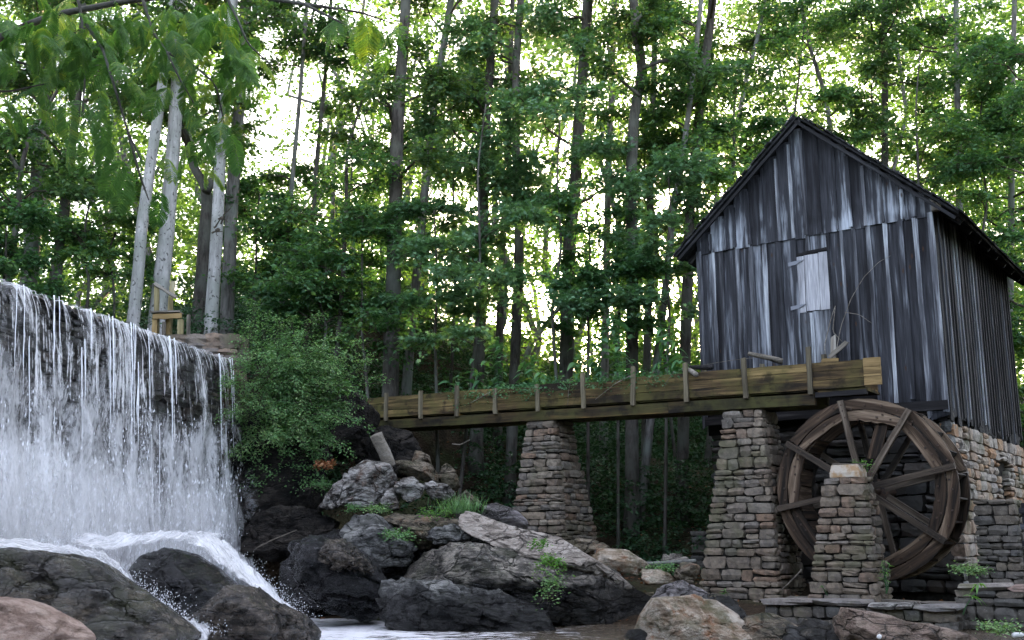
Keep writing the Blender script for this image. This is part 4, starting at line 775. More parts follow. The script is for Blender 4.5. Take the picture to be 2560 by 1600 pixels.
# ================================================================== WATER WHEEL
WX, WY, WZ, WR = -1.20, -1.90, 2.74, 1.79
wheel = mthing('water_wheel', 'large weathered wooden water wheel with eight spokes beside the mill', 'water wheel', WX, WY, WZ)
def arc_piece(r0, r1, a0, a1, y0, y1, n=8, inner_chord=0., ragged=0, seed=0):
    rr = rng(seed); a = np.linspace(a0, a1, n); V = []
    for k, t_ in enumerate(a):
        ri = r0 + inner_chord * (math.cos(abs(t_ - (a0 + a1) / 2)) and (1 / max(math.cos(t_ - (a0 + a1) / 2), .3) - 1)) * r0 + (rr.uniform(-ragged, ragged * .3) if ragged else 0); ro = r1 + (rr.normal(0, .004))
        V += [(ri * math.cos(t_), y0, ri * math.sin(t_)), (ro * math.cos(t_), y0, ro * math.sin(t_)), (ro * math.cos(t_), y1, ro * math.sin(t_)), (ri * math.cos(t_), y1, ri * math.sin(t_))]
    F = [(4 * k + j, 4 * k + (j + 1) % 4, 4 * k + 4 + (j + 1) % 4, 4 * k + 4 + j) for k in range(n - 1) for j in range(4)] + [(3, 2, 1, 0), tuple(4 * (n - 1) + j for j in range(4))]
    return np.array(V), np.array(F)
A0 = R_(10.5); bolts = MB()
def rim(y0, y1, mat, skip=(), nm='rim_plank', off=0):
    for k in range(8):
        if k in skip: continue
        a0 = A0 + k * math.pi / 4 + .016; a1 = a0 + math.pi / 4 - .032; am = (a0 + a1) / 2
        for (ri, ro, ch, rg, sd_) in ((1.578, WR, .2, 0, 1), (1.33 + .02 * (k % 3), 1.56, .55, .012 + .02 * (k % 2), 2)):
            # pieces are modelled at their own angle with the grain along the chord
            V, F = arc_piece(ri, ro, -(a1 - a0) / 2, (a1 - a0) / 2, y0 + r.normal(0, .004), y1, 10, ch, rg, 7 * k + sd_ + off)
            V2 = np.stack([V[:, 2], -V[:, 0] * 1.0 + 0, V[:, 1]], 1)       # local X = along the chord
            Mx = Matrix(((-math.sin(am), -math.cos(am), 0, 0), (0, 0, 1, 0), (math.cos(am), -math.sin(am), 0, 0), (0, 0, 0, 1)))
            obj(nm, mesh(nm, V2, F[:, ::-1]), mat, wheel, Mx)
        if y0 < .02:
            for (rb, da) in ((1.70, .12), (1.68, .30), (1.66, .52), (1.46, .15), (1.44, .38), (1.42, .62), (1.62, .68), (1.50, .27)):
                rb += r.normal(0, .015); aa = a0 + da + r.normal(0, .02); bolts.box((rb * math.cos(aa), y0 - .006, rb * math.sin(aa)), (.018, .012, .018))
rim(.0, .065, WHEELW); rim(.80, .865, WHEELW, off=50)
for y, e in ((-.075, 0), (.88, 1)):
    for k in range(8):
        a = A0 + k * math.pi / 4 + (r.normal(0, .015)); d = np.array([math.cos(a), 0, math.sin(a)])
        plank(wheel, tuple(d * .16 + np.array([0, y, 0])), tuple(d * (WR + .01) + np.array([0, y, 0])), .115, .085, (0, -1, 0), SPOKEW, 'spoke', jit=.004)
        if not e:
            for rb in (1.70, 1.58, 1.44): bolts.box(d * rb + np.array([r.normal(0, .015), y - .045, 0]), (.014, .012, .014))
a = R_(72); d = np.array([math.cos(a), 0, math.sin(a)]); plank(wheel, tuple(d * .55 + np.array([0, .12, 0])), tuple(d * 1.5 + np.array([0, .12, 0])), .24, .05, (0, -1, .1), WHEELW, 'brace_board', rag0=.1)
for k in range(24):      # bucket boards between the two rims
    if k in (6, 7): continue
    a = A0 + (k + .35) * math.pi / 12; p0 = np.array([math.cos(a) * 1.36, 0, math.sin(a) * 1.36]); p1 = np.array([math.cos(a + .13) * (WR - .03), 0, math.sin(a + .13) * (WR - .03)])
    c = (p0 + p1) / 2; wd = p1 - p0; L = np.linalg.norm(wd); nn = np.cross(np.array([0, 1, 0]), wd)
    plank(wheel, tuple(c + np.array([0, .07, 0])), tuple(c + np.array([0, .795, 0])), L, .035, tuple(nn), WHEELW, 'bucket_board', seg=2)
for k in range(24):      # inner sole boards
    if k in (5, 6, 7): continue
    a = A0 + (k + .5) * math.pi / 12; d = np.array([math.cos(a), 0, math.sin(a)]); plank(wheel, tuple(d * 1.37 + np.array([0, .07, 0])), tuple(d * 1.37 + np.array([0, .795, 0])), .33, .03, tuple(d), WHEELW, 'sole_board', seg=2)
for q_ in ((84, .06, .5), (95, .02, .4)): a = R_(q_[0]); d = np.array([math.cos(a), 0, math.sin(a)]); plank(wheel, tuple(d * 1.5 + np.array([-.2, .2, -.05])), tuple(d * 1.56 + np.array([.22, .3, .03])), .16, .03, (0, -1, .5), WHEELW, 'broken_board', rag0=.1, rag1=.12)
mb = MB(); mb.tube([(0, -.42, 0), (0, -.2, 0), (0, 1.9, 0)], .085, 14); mb.tube([(0, -.13, 0), (0, -.12, 0), (0, -.02, 0), (0, -.01, 0)], [.18, .24, .24, .18], 14); mb.tube([(0, .84, 0), (0, .95, 0)], .24, 14); mb.build('axle', IRON, wheel)
bolts.build('bolt', IRON, wheel, kind='stuff')
plank(thing('rusty_axle_cap', 'rusty bearing plate standing beside the block on the wheel pier', 'bearing', mw(-1.0, -2.28, 2.6), -AZ), (0, 0, 0), (.02, 0, .42), .12, .1, (0, -1, 0), IRON, 'plate', seg=3, jit=.015)

# ================================================================== WALLS ABOUT THE WHEEL PIT
lw = mthing('ledge_wall', 'low stone wall capped with pale slabs in front of the wheel pier', 'stone wall', -1, -3.3)
frustum(lw, 'core', MORTAR, (-1.6, 1.75, -.3, .9), (-1.6, 1.75, -.3, .9), -.4, .56, .04)
course_face(lw, (0, -.33, 0), (1, 0, 0), (0, -1, 0), lambda z: -1.65, lambda z: 1.78, -.25, .56, SHADEST, (.14, .26), (.2, .42), .3, 0, 51)
course_face(lw, (1.78, 0, 0), (0, 1, 0), (1, 0, 0), lambda z: -.3, lambda z: .9, -.25, .56, SHADEST, (.14, .26), (.2, .42), .3, 0, 52)
random.seed(9)
for (xa, xb, ya, yb, zz, mt) in ((-1.72, -.75, -.46, .4, .62, SLABM), (-.74, .25, -.42, .45, .63, SLABM), (.26, 1.05, -.5, .35, .60, RK_WHITE), (1.06, 1.85, -.42, .4, .59, SLABM), (-1.6, -.4, .42, .95, .63, SHADEST), (-.38, .9, .47, .95, .62, SHADEST), (.92, 1.8, .42, .95, .6, SHADEST)):
    stone(lw, ((xa + xb) / 2, (ya + yb) / 2, zz), ((xb - xa) / 2, (yb - ya) / 2, .055), None, mt, name='cap_slab')
rw = mthing('retaining_wall', 'dark retaining wall with a pinkish cap slab right of the wheel', 'stone wall', 1.9, -2.6)
frustum(rw, 'core', MORTAR, (-1.3, 3.5, -.3, 1.6), (-1.3, 3.5, -.3, 1.6), -.4, .88, .04)
course_face(rw, (0, -.33, 0), (1, 0, 0), (0, -1, 0), lambda z: -1.3, lambda z: 3.5, -.35, .88, SHADEST, (.13, .28), (.22, .55), .3, 0, 55)
for (xa, xb) in ((-1.3, -.45), (-.43, .5), (.52, 1.5), (1.52, 2.5)): stone(rw, ((xa + xb) / 2, .1, .93), ((xb - xa) / 2, .5, .06), None, m_stone('pink_cap', [(.34, .24, .20), (.28, .2, .17)]) if xa == -.43 else SLABM, name='cap_slab')
pier('stone_pier', 'small square dark stone pier between the wheel and the fence', 1.05, -1.05, .5, 2.5, (-.38, .42, -.35, .5), (-.36, .38, -.33, .48), SHADEST, 57, (.1, .2), (.16, .34))
bw = mthing('back_wall', 'dim low stone wall on the slope seen under the flume', 'stone wall', -5.9, 1.9)
frustum(bw, 'core', MORTAR, (-.9, 1.2, -.2, .6), (-.9, 1.2, -.2, .6), .3, 2.0, .04)
course_face(bw, (0, -.2, 0), (1, 0, 0), (0, -1, 0), lambda z: -.9, lambda z: 1.2, .6, 2.02, SHADEST, (.16, .3), (.3, .6), .3, 0, 59)
fe = mthing('rail_fence', 'dark wooden rail fence at the right edge beside the stone base', 'fence', 1.6, -1.35)
for zz in (2.28, 1.98, 1.68, 1.38): plank(fe, (-.1, -.06, zz + r.normal(0, .01)), (2.6, -.06, zz + r.normal(0, .02)), .11, .06, (0, -1, 0), FENCEW, 'rail')
for xx in (.0, 2.3): plank(fe, (xx, .02, .7), (xx, .02, 2.42), .12, .1, (0, -1, 0), FENCEW, 'post')

# ================================================================== FOLIAGE TOOLS
def leaves(P, d, n, L, tint, w=.34, star=False, droop=.12):
    """P base points, d directions, n normals, L lengths -> verts, faces, tints"""
    d = nrm(d); n = nrm(n - d * (n * d).sum(-1, keepdims=True)); s = np.cross(n, d); L = L[:, None]; N = len(P)
    if star:
        ang = np.radians([180, 118, 92, 62, 40, 22, 0, -22, -40, -62, -92, -118]); rad = np.array([.0, .30, .62, .30, .82, .34, 1., .34, .82, .30, .62, .30])
        V = np.stack([P + d * (.28 * L) + (d * math.cos(a) + s * math.sin(a)) * (L * q * .72) - n * L * droop * q for a, q in zip(ang, rad)], 1)
        V[:, 0] = P; F = (np.arange(N)[:, None] * 12 + np.arange(12)[None])
        return V.reshape(-1, 3), F, np.repeat(tint, 12)
    V = np.stack([P, P + d * (.42 * L) + s * (w * L) + n * (.05 * L), P + d * L - n * (droop * L), P + d * (.42 * L) - s * (w * L) + n * (.05 * L)], 1)
    return V.reshape(-1, 3), np.arange(N * 4).reshape(-1, 4), np.repeat(tint, 4)
def spray_arrays(r, base, dirn, length, nl, L, flat=.55, side=.8, droop=.25, up=1.0):
    """leafy twigs: base (T,3), dirn (T,3), length (T,); returns leaf P, d, n, L and twig tips"""
    T = len(base); dirn = nrm(dirn); t = np.linspace(.15, 1.0, nl)[None].repeat(T, 0) + r.normal(0, .04, (T, nl))
    sag = -droop * (t ** 2) * length[:, None]
    sd_ = nrm(np.cross(dirn, np.array([0, 0, 1.0]) + r.normal(0, .15, (T, 3))))
    P = base[:, None] + dirn[:, None] * (t * length[:, None])[..., None]; P[..., 2] += sag
    sgn = np.where(np.arange(nl) % 2, 1., -1.)[None, :, None]
    P = P + sd_[:, None] * sgn * (r.uniform(.0, .18, (T, nl)) * np.minimum(length[:, None], .8))[..., None] + r.normal(0, .04, (T, nl, 3))
    d = dirn[:, None] * .55 + sd_[:, None] * sgn * side + r.normal(0, .28, (T, nl, 3)); d[..., 2] -= .22
    n = np.array([0, 0, up]) + r.normal(0, flat, (T, nl, 3))
    Ls = L * r.uniform(.7, 1.25, (T, nl)); tip = base + dirn * length[:, None]; tip[:, 2] -= droop * length
    return P.reshape(-1, 3), d.reshape(-1, 3), n.reshape(-1, 3), Ls.ravel(), tip
def limb_path(p0, p1, r, bow=.15, n=7):
    p0 = np.asarray(p0, float); p1 = np.asarray(p1, float); t = np.linspace(0, 1, n)[:, None]; L = np.linalg.norm(p1 - p0)
    k = np.cumsum(r.normal(0, .055 * L, (n, 3)) * np.array([1, 1, .6]), 0); k -= k[-1] * t; k[0] = 0
    P = p0 + (p1 - p0) * t + k; P[:, 2] += bow * L * np.sin(t[:, 0] * math.pi); return P
def foliage_on(limbs, r, tw, nl, L, tl=(.5, 1.0), droop=.25, flat=.55, t0=.2):
    B, Dn, Ln = [], [], []
    for P in limbs:
        k = r.uniform(t0, 1, tw) ** .8; i = k * (len(P) - 1); i0 = np.minimum(i.astype(int), len(P) - 2); f = (i - i0)[:, None]
        b = P[i0] * (1 - f) + P[i0 + 1] * f; T = nrm(P[i0 + 1] - P[i0]); h = nrm(np.stack([-T[:, 1], T[:, 0], 0 * T[:, 0]], 1)); sg = r.choice([-1., 1.], (tw, 1))
        B.append(b); Dn.append(T * r.uniform(.2, 1, (tw, 1)) + h * sg * r.uniform(.3, 1.1, (tw, 1)) + np.stack([r.normal(0, .2, tw), r.normal(0, .2, tw), r.normal(.08, .3, tw)], 1)); Ln.append(r.uniform(tl[0], tl[1], tw))
    B, Dn, Ln = np.concatenate(B), np.concatenate(Dn), np.concatenate(Ln)
    P, d, n, Ls, tip = spray_arrays(r, B, Dn, Ln, nl, L, flat, .8, droop); return P, d, n, Ls, B, tip
def trunk_tube(mb, pts, r0, r1, n=12, seed=0, flare=.5, wob=.12):
    P = np.asarray(pts, float); k = np.arange(len(P)); tt = np.linspace(0, len(P) - 1, max(14, 5 * len(P))); Q = np.stack([np.interp(tt, k, P[:, i]) for i in range(3)], 1)
    for _ in range(2): Q[1:-1] = (Q[:-2] + Q[1:-1] * 2 + Q[2:]) / 4
    s = tt / tt[-1]; rr = r0 + (r1 - r0) * s; h = Q[:, 2] - Q[0, 2]; rr = rr * (1 + flare * np.exp(-h / (.35 + r0))); mb.tube(Q, rr, n, True, wob, seed); return Q, rr
def tree(label, Y, pts, w0, w1, bark=BK_DARK, leaf=LF_CAN, seed=0, nl=12, yr=(-350, 520), ll=(1.2, 3.0), L=.155, tw=38, lv=15, star=False, name='tree', extra=(), base_z=None, group=None, tl=(.5, 1.05), fork=None, az=None):
    """trunk drawn by its photo pixels at distance Y (bottom to top); limbs and leaf sprays all round it"""
    r = rng(seed); P = np.array([at(x, y, Y + (i * .15 if i else 0)) for i, (x, y) in enumerate(pts)]); g = float(ground_z(P[0, 0], P[0, 1])[0])
    b = P[0].copy(); dv = P[1] - P[0]
    if b[2] > g - .1: b = b - dv * min((b[2] - g + .25) / max(dv[2], .1), 2.0); b[2] = g - .25
    P = np.vstack([b[None], P]) if abs(b[2] - P[0, 2]) > .2 else P
    th = thing(name, label, 'tree', (P[0, 0], P[0, 1], P[0, 2]), 0, group); o = P[0].copy(); P = P - o
    mb = MB(); sc = Y / FPX / 2; Q, rr = trunk_tube(mb, P, w0 * sc, w1 * sc, 12, seed); limbs = []
    for (epts, ew) in extra:
        E_ = np.array([at(x, y, Y + dy) for x, y, dy in epts]) - o; mb.tube(np.stack([np.interp(np.linspace(0, len(E_) - 1, 12), np.arange(len(E_)), E_[:, i]) for i in range(3)], 1), np.linspace(ew, ew * .45, 12) * sc, 8, True, .1, seed + 3); limbs.append(E_)
    _, pyq = px_of(Q + o); mbb = MB()
    for k in range(nl):
        tgt = r.uniform(yr[0], yr[1]); i = int(np.argmin(abs(pyq - tgt))); i = max(2, i); p0 = Q[i]; a = r.uniform(0, 2 * math.pi) if az is None else r.uniform(*az); Ln = r.uniform(*ll) * (1.0 if tgt > 0 else .85)
        p1 = p0 + np.array([math.cos(a) * Ln, math.sin(a) * Ln, r.uniform(-.05, .55) * Ln]); lp = limb_path(p0, p1, r, .1, 7); limbs.append(lp)
        r0_ = min(rr[i] * .45, .018 * Ln + .012); mbb.tube(lp, np.linspace(r0_, .006, 7), 5, False)
    Pl, d, n, Ls, B, tip = foliage_on(limbs, r, tw, lv, L, tl); mbb.segs(B, tip, .006, .003)
    mb.build('trunk', bark, th, None, True); mbb.build('branches', BK_TWIG, th, None, True, kind='stuff')
    V, F, ti = leaves(Pl, d, n, Ls, r.uniform(0, 1, len(Pl)), star=star); obj('crown', mesh('crown', V, F, tint=ti), leaf, th, kind='stuff'); return th

# ================================================================== TREES ALONG THE POND AND UP THE SLOPE
T = lambda *p: list(p)
tree('thick grey trunk nearest the left edge behind the dam', 31, T((72, 705), (80, 600), (92, 470), (108, 320), (122, 180), (138, 40), (150, -150), (160, -400)), 46, 26, BK_GREY, seed=1, nl=14, yr=(-350, 420), az=(1.2, 5.2))
tree('dark slender trunk second from the left behind the dam', 30, T((140, 735), (150, 600), (165, 470), (192, 280), (205, 100), (215, -100), (222, -350)), 28, 15, BK_DARK, seed=2, nl=10, yr=(-300, 480))
tree('thin dark trunk leaning close to the second trunk from the left', 30.6, T((122, 728), (140, 640), (165, 560), (185, 400), (188, 200), (185, -50)), 17, 7, BK_DARK, seed=3, nl=8, yr=(-200, 500), ll=(.8, 2))
tree('dark thin trunk against the left edge, forked above', 29, T((30, 640), (45, 540), (50, 430), (75, 330), (130, 250), (170, 180)), 18, 8, BK_DARK, seed=4, nl=9, yr=(100, 560), ll=(.8, 2.2), extra=[(((50, 430, 0), (20, 380, 0), (-20, 330, .2)), 12)])
tree('pale narrow trunk left of the sluice frame', 29, T((332, 812), (345, 690), (355, 560), (375, 420), (402, 240), (420, 100), (432, -60), (445, -350)), 35, 22, BK_PALE, seed=5, nl=9, yr=(-350, 200))
tree('broad pale trunk right behind the sluice frame', 29.6, T((392, 830), (402, 720), (416, 590), (434, 360), (450, 120), (456, -60), (460, -350)), 50, 28, BK_PALE, seed=6, nl=9, yr=(-350, 150))
tree('dark forked trunk between two pale trunks behind the dam', 31.2, T((497, 836), (505, 700), (510, 595), (518, 500), (512, 462), (482, 415), (462, 330), (455, 200)), 44, 14, BK_DARK, seed=7, nl=9, yr=(150, 420), extra=[(((514, 480, 0), (545, 420, .2), (560, 300, .4), (580, 150, .6)), 26)])
tree('straight pale trunk above the dry-stacked wing wall', 30, T((527, 836), (534, 700), (545, 535), (550, 385), (568, 205), (580, 40), (590, -100), (600, -350)), 37, 24, BK_PALE, seed=8, nl=9, yr=(-350, 150))
tree('lichen-grey trunk tucked behind the straight pale trunk', 31.6, T((566, 836), (572, 690), (578, 535), (595, 300), (610, 95), (618, -50), (625, -350)), 38, 28, BK_GREY, seed=9, nl=9, yr=(-350, 120), extra=[(((612, 80, 0), (640, 30, -.4), (680, -10, -.8), (720, -50, -1)), 18)])
tree('slim leaning trunk left of centre below the open sky', 33, T((703, 800), (715, 650), (728, 480), (740, 350), (755, 175), (768, 0), (778, -250)), 15, 9, BK_GREY, seed=10, nl=9, yr=(-250, 640), ll=(.8, 2.0), L=.14)
tree('slim trunk second right of the leaning one under the open sky', 34, T((768, 810), (778, 620), (790, 420), (808, 240), (826, 30), (840, -200)), 15, 9, BK_DARK, seed=11, nl=10, yr=(-250, 650), ll=(.8, 2.2))
tree('crooked dark understory trunk left of the big straight trunk', 30, T((835, 930), (852, 780), (860, 650), (866, 500), (866, 380), (885, 320), (905, 250)), 15, 6, BK_DARK, LF_UND, seed=12, nl=16, yr=(280, 800), ll=(.9, 2.4), tw=20)
tree('big straight trunk rising behind the start of the flume', 30.5, T((977, 945), (982, 760), (987, 565), (993, 314), (1005, 150), (1015, 0), (1025, -300)), 48, 24, BK_DARK, seed=13, nl=14, yr=(-300, 560))
tree('paired trunk leaning right beside the big straight trunk', 32, T((1018, 945), (1032, 780), (1048, 628), (1065, 440), (1086, 250), (1123, 30), (1150, -150)), 26, 18, BK_GREY, seed=14, nl=11, yr=(-250, 480))
tree('stout trunk with pale top left of the sunlit gap', 32, T((1198, 900), (1204, 740), (1206, 597), (1214, 314), (1236, 30), (1245, -300)), 33, 20, BK_DARK, LF_GUM, seed=15, nl=13, yr=(100, 640), ll=(1.2, 2.6), star=True, L=.17)
tree('slender trunk in front of the brightest sunlit gap', 34, T((1248, 890), (1252, 700), (1262, 520), (1272, 300), (1280, 50), (1285, -250)), 22, 11, BK_DARK, seed=16, nl=9, yr=(-250, 420))
tree('dark trunk right of the brightest sunlit gap', 31.5, T((1288, 885), (1296, 700), (1298, 560), (1290, 400), (1290, 160), (1302, 0), (1310, -300)), 28, 18, BK_DARK, LF_GUM, seed=17, nl=12, yr=(60, 560), ll=(1.2, 2.8), star=True, L=.17)
tree('thickest dark trunk in the centre of the woods', 31, T((1414, 960), (1420, 780), (1424, 600), (1436, 490), (1452, 250), (1468, 40), (1478, -250)), 39, 26, BK_DARK, LF_GUM, seed=18, nl=14, yr=(-100, 600), star=True, L=.17, extra=[(((1440, 760, 0), (1465, 790, -.3), (1474, 770, -.5), (1455, 740, -.6)), 18)])
tree('thin orange-rimmed trunk in the low sun right of centre', 36, T((1512, 900), (1516, 700), (1520, 440), (1530, 200), (1540, -100)), 22, 14, BK_GREY, LF_FAR, seed=19, nl=7, yr=(-200, 350))
tree('tall crooked trunk with a zigzag bend near the top right of centre', 29.5, T((1580, 1275), (1580, 1100), (1580, 942), (1582, 740), (1577, 440), (1586, 283), (1606, 180), (1594, 82), (1582, 0), (1580, -250)), 38, 22, BK_DARK, seed=20, nl=8, yr=(-250, 400),
     extra=[(((1590, 110, 0), (1580, 70, -.3), (1602, 40, -.4), (1640, -10, -.5)), 14), (((1608, 170, 0), (1660, 150, -.3), (1720, 160, -.6), (1800, 190, -1.)), 12), (((1600, 240, 0), (1540, 190, -.2), (1490, 140, -.4)), 10)])
tree('dim trunk close behind the crooked trunk', 33.5, T((1618, 890), (1622, 700), (1626, 500), (1632, 260), (1640, 0), (1645, -250)), 22, 14, BK_DARK, seed=21, nl=9, yr=(-250, 480))
tree('thin trunk leaning right towards the mill roof', 30, T((1640, 920), (1662, 740), (1682, 534), (1705, 400), (1722, 280), (1740, 120), (1760, -60)), 22, 12, BK_GREY, LF_UND, seed=22, nl=12, yr=(0, 640), ll=(.9, 2.0))
tree('tall trunk just left of the mill roof eave', 32, T((1712, 900), (1718, 740), (1724, 534), (1750, 250), (1778, 40), (1800, -200)), 31, 22, BK_DARK, seed=23, nl=12, yr=(-300, 520))
tree('dark trunk rising behind the right slope of the mill roof', 34, T((2208, 700), (2212, 400), (2212, 200), (2210, 50), (2212, -250)), 22, 15, BK_DARK, seed=24, nl=17, yr=(-300, 420), ll=(1.4, 3.2))
tree('paler trunk leaning behind the mill ridge', 36, T((2100, 600), (2070, 262), (2045, 180), (2025, 120), (2000, 0), (1990, -200)), 14, 9, BK_GREY, seed=25, nl=12, yr=(-250, 330), leaf=LF_FAR, ll=(1.2, 2.8))
tree('slanting trunk between the tall eave tree and the mill ridge', 35, T((1815, 620), (1840, 330), (1862, 210), (1885, 130), (1910, 20), (1930, -150)), 15, 9, BK_GREY, seed=26, nl=13, yr=(-200, 420), leaf=LF_FAR)
tree('grey trunk near the upper right corner', 33, T((2400, 700), (2398, 420), (2392, 200), (2390, 0), (2388, -250)), 20, 13, BK_GREY, LF_UND, seed=27, nl=18, yr=(-250, 480), ll=(1.4, 3.2))
tree('slim trunk behind the back eave at the right edge', 35, T((2520, 1000), (2526, 700), (2528, 540), (2530, 300), (2536, 0), (2540, -200)), 20, 12, BK_GREY, LF_UND, seed=28, nl=18, yr=(-200, 640), ll=(1.2, 3.0))
tree('leafy tree filling the far right edge beside the roof', 30, T((2600, 1100), (2602, 800), (2600, 500), (2596, 200), (2590, -150)), 22, 13, BK_DARK, LF_UND, seed=29, nl=22, yr=(-200, 900), ll=(1.2, 2.6))
# understory: thin stems with layered leafy branches
US = [('low leafy maple at the left edge above the dam lip', 27.5, (20, 800), (15, 560), 14, 1.5, 14), ('small tree with layered leaves between the two left trunks', 29.5, (215, 790), (235, 470), 10, 1.7, 13),
      ('bushy sapling left of the pale narrow trunk', 30.5, (285, 800), (290, 580), 8, 1.3, 10), ('sunlit sapling right of the pale trunks', 32.5, (640, 830), (650, 480), 10, 1.7, 15),
      ('bright green sapling behind the shrub top', 31.5, (700, 860), (720, 560), 10, 1.7, 14), ('dark sapling between shrub and big straight trunk', 29.8, (800, 900), (810, 600), 10, 1.8, 15),
      ('layered sapling hiding the foot of the big straight trunk', 29.6, (915, 930), (905, 560), 9, 1.8, 15), ('pale-leaved sapling reaching out over the flume start', 29.5, (1090, 930), (1085, 520), 9, 1.9, 13),
      ('silvery sweetgum sapling in the middle of the woods', 28.8, (1180, 930), (1215, 260), 10, 2.2, 15), ('silvery broad sweetgum right of the sunlit gap', 28.6, (1390, 930), (1400, 300), 10, 2.3, 16),
      ('green sapling under the thick central trunk', 28.8, (1470, 930), (1465, 520), 9, 1.5, 12), ('sapling with lit leaves beside the crooked trunk', 28.6, (1545, 930), (1540, 580), 8, 1.3, 10),
      ('sweetgum sapling by the left eave of the mill', 28.0, (1668, 900), (1670, 430), 9, 1.6, 14), ('leafy sapling above the left roof slope', 31, (1800, 640), (1850, 150), 9, 2.2, 15),
      ('leafy tree behind the mill ridge', 33, (1960, 600), (2010, 60), 9, 2.4, 17), ('leafy tree behind the right roof slope', 32, (2290, 700), (2300, 130), 10, 2.5, 19), ('dense small tree at the upper right', 33, (2470, 800), (2460, 200), 10, 2.5, 18),
      ('drooping sapling at the right edge below the eave', 30.5, (2570, 1250), (2566, 780), 8, 1.5, 12), ('small dark sapling left of the thick grey trunk', 29.0, (-30, 760), (-20, 300), 10, 2.0, 14), ('feathery sapling beneath the open sky', 33.5, (860, 880), (880, 300), 9, 2.0, 13),
      ('sapling high behind the paired leaning trunk', 34, (1130, 900), (1120, 180), 9, 2.2, 13), ('sapling behind the dim trunk', 33, (1660, 880), (1610, 260), 9, 2.0, 13)]
for k, (lb, Y, b_, t_, w, ll_, nl_) in enumerate(US):
    g_ = 'silvery' in lb or 'sweetgum' in lb or 'pale-leaved' in lb; r = rng(300 + k); n = 5
    pts = [(b_[0] + (t_[0] - b_[0]) * s + (r.normal(0, 9) if 0 < s < 1 else 0), b_[1] + (t_[1] - b_[1]) * s) for s in np.linspace(0, 1, n)]
    tree(lb, Y, pts, w, 4, BK_DARK, LF_GUM if g_ else LF_UND, 300 + k, nl_, (t_[1] - 20, b_[1] - (60 if Y < 30 else 90)), (ll_ * .5, ll_), (.165 if g_ else .14), 26, 14, g_, 'sapling', tl=(.4, .85))

# ================================================================== WOODS BEYOND AND GROUND COVER
r = rng(500); Pc, B_ = [], []; cnt = 0
def dens(x, y):
    d = .55
    if y > 560: d += .25
    if x < 1000 and y > 450: d += .35
    if 560 < x < 900 and y < 420: d -= .38
    if 1040 < x < 1740 and 430 < y < 880: d -= .28
    if x > 1750: d += .12
    if x > 2250: d += .2
    if y > 860: d += .4
    return d
while cnt < 6200:
    x, y = r.uniform(-120, 2680), r.uniform(-120, 1000)
    if r.random() > dens(x, y): continue
    Pc.append(at(x, y, r.uniform(40, 72))); cnt += 1
Pc = np.array(Pc); a = r.uniform(0, 6.28, (len(Pc), 4)); Bb = np.repeat(Pc, 4, 0) + r.normal(0, .55, (len(Pc) * 4, 3)); dd = np.stack([np.cos(a.ravel()), np.sin(a.ravel()), r.normal(0, .25, a.size)], 1)
P, d, n, Ls, tip = spray_arrays(r, Bb, dd, r.uniform(.7, 1.6, len(Bb)), 11, .26); V, F, ti = leaves(P, d, n, Ls, r.uniform(0, 1, len(P)))
wood = thing('background_woods', 'hazy mass of far trees and leaves on the rise behind', 'woods', (0, 50, 8)); wood['kind'] = 'stuff'
Mi = Matrix.Translation((0, -50, -8)); obj('foliage', mesh('foliage', V, F, tint=ti), LF_FAR, wood, Mi, kind='stuff')
mb = MB()
for k in range(70):
    x = r.uniform(-80, 2640); Y = r.uniform(42, 75); p = at(x, 800, Y); g = float(ground_z(p[0], p[1])[0]); p[2] = g - .3; q = p + np.array([r.normal(0, 1.2), r.normal(0, .6), r.uniform(14, 22)]); pth = limb_path(p, q, r, 0, 7); mb.tube(pth, np.linspace(r.uniform(.09, .24), .06, 7), 7, False)
mb.build('trunks', BK_GREY, wood, Mi, True, kind='stuff')
# unseen woods beside and behind the viewpoint, added to block low sky light
q = []
while len(q) < 1500:
    a = r.uniform(math.radians(38), math.radians(322)); R0 = r.uniform(15, 30); x, y, z = math.sin(a) * R0, math.cos(a) * R0 * .9 + 2, r.uniform(.3, 12.5)
    if abs(math.atan2(x, y)) < math.radians(47) and y > 0: continue
    q.append((x, y, z))
q = np.repeat(np.array(q), 6, 0) + r.normal(0, .9, (len(q) * 6, 3)); a = r.uniform(0, 6.28, len(q)); P, d, n, Ls, tip = spray_arrays(r, q, np.stack([np.cos(a), np.sin(a), r.normal(0, .3, len(q))], 1), r.uniform(.8, 1.8, len(q)), 7, .62); V, F, ti = leaves(P, d, n, Ls, r.uniform(0, 1, len(P)))
obj('occluder_foliage', mesh('occluder_foliage', V, F, tint=ti), LF_CAN, wood, Mi, kind='stuff')
# undergrowth on the slope
X = r.uniform(-13, 17, 26000); Y = r.uniform(26, 52, 26000); keep = (fbm(np.stack([X * .35, Y * .35, 0 * X], 1), 3, 3) > -.22) & ~((X < -6) & (Y < 28.8))
cm = np.array(MFR.inverted()); lx = cm[0, 0] * X + cm[0, 1] * Y + cm[0, 3]; ly = cm[1, 0] * X + cm[1, 1] * Y + cm[1, 3]; keep &= ~((lx > -6.4) & (lx < 3) & (ly > -3.3) & (ly < 8.5)) & ~((lx > -10.4) & (ly < 0))
X, Y = X[keep], Y[keep]; Z = ground_z(X, Y); hgt = r.uniform(.05, 1.1, len(X)) ** 1.6 * np.where(Y > 28, 1.6, .7)
a = r.uniform(0, 6.28, len(X)); P, d, n, Ls, tip = spray_arrays(r, np.stack([X, Y, Z + hgt], 1), np.stack([np.cos(a), np.sin(a), r.uniform(-.1, .6, len(X))], 1), r.uniform(.3, .75, len(X)), 11, .12); V, F, ti = leaves(P, d, n, Ls, r.uniform(0, 1, len(P)))
obj('undergrowth', mesh('undergrowth', V, F, tint=ti), LF_DARK, None, None, 'dark leafy undergrowth covering the slope behind the flume', 'undergrowth', None, 'stuff')
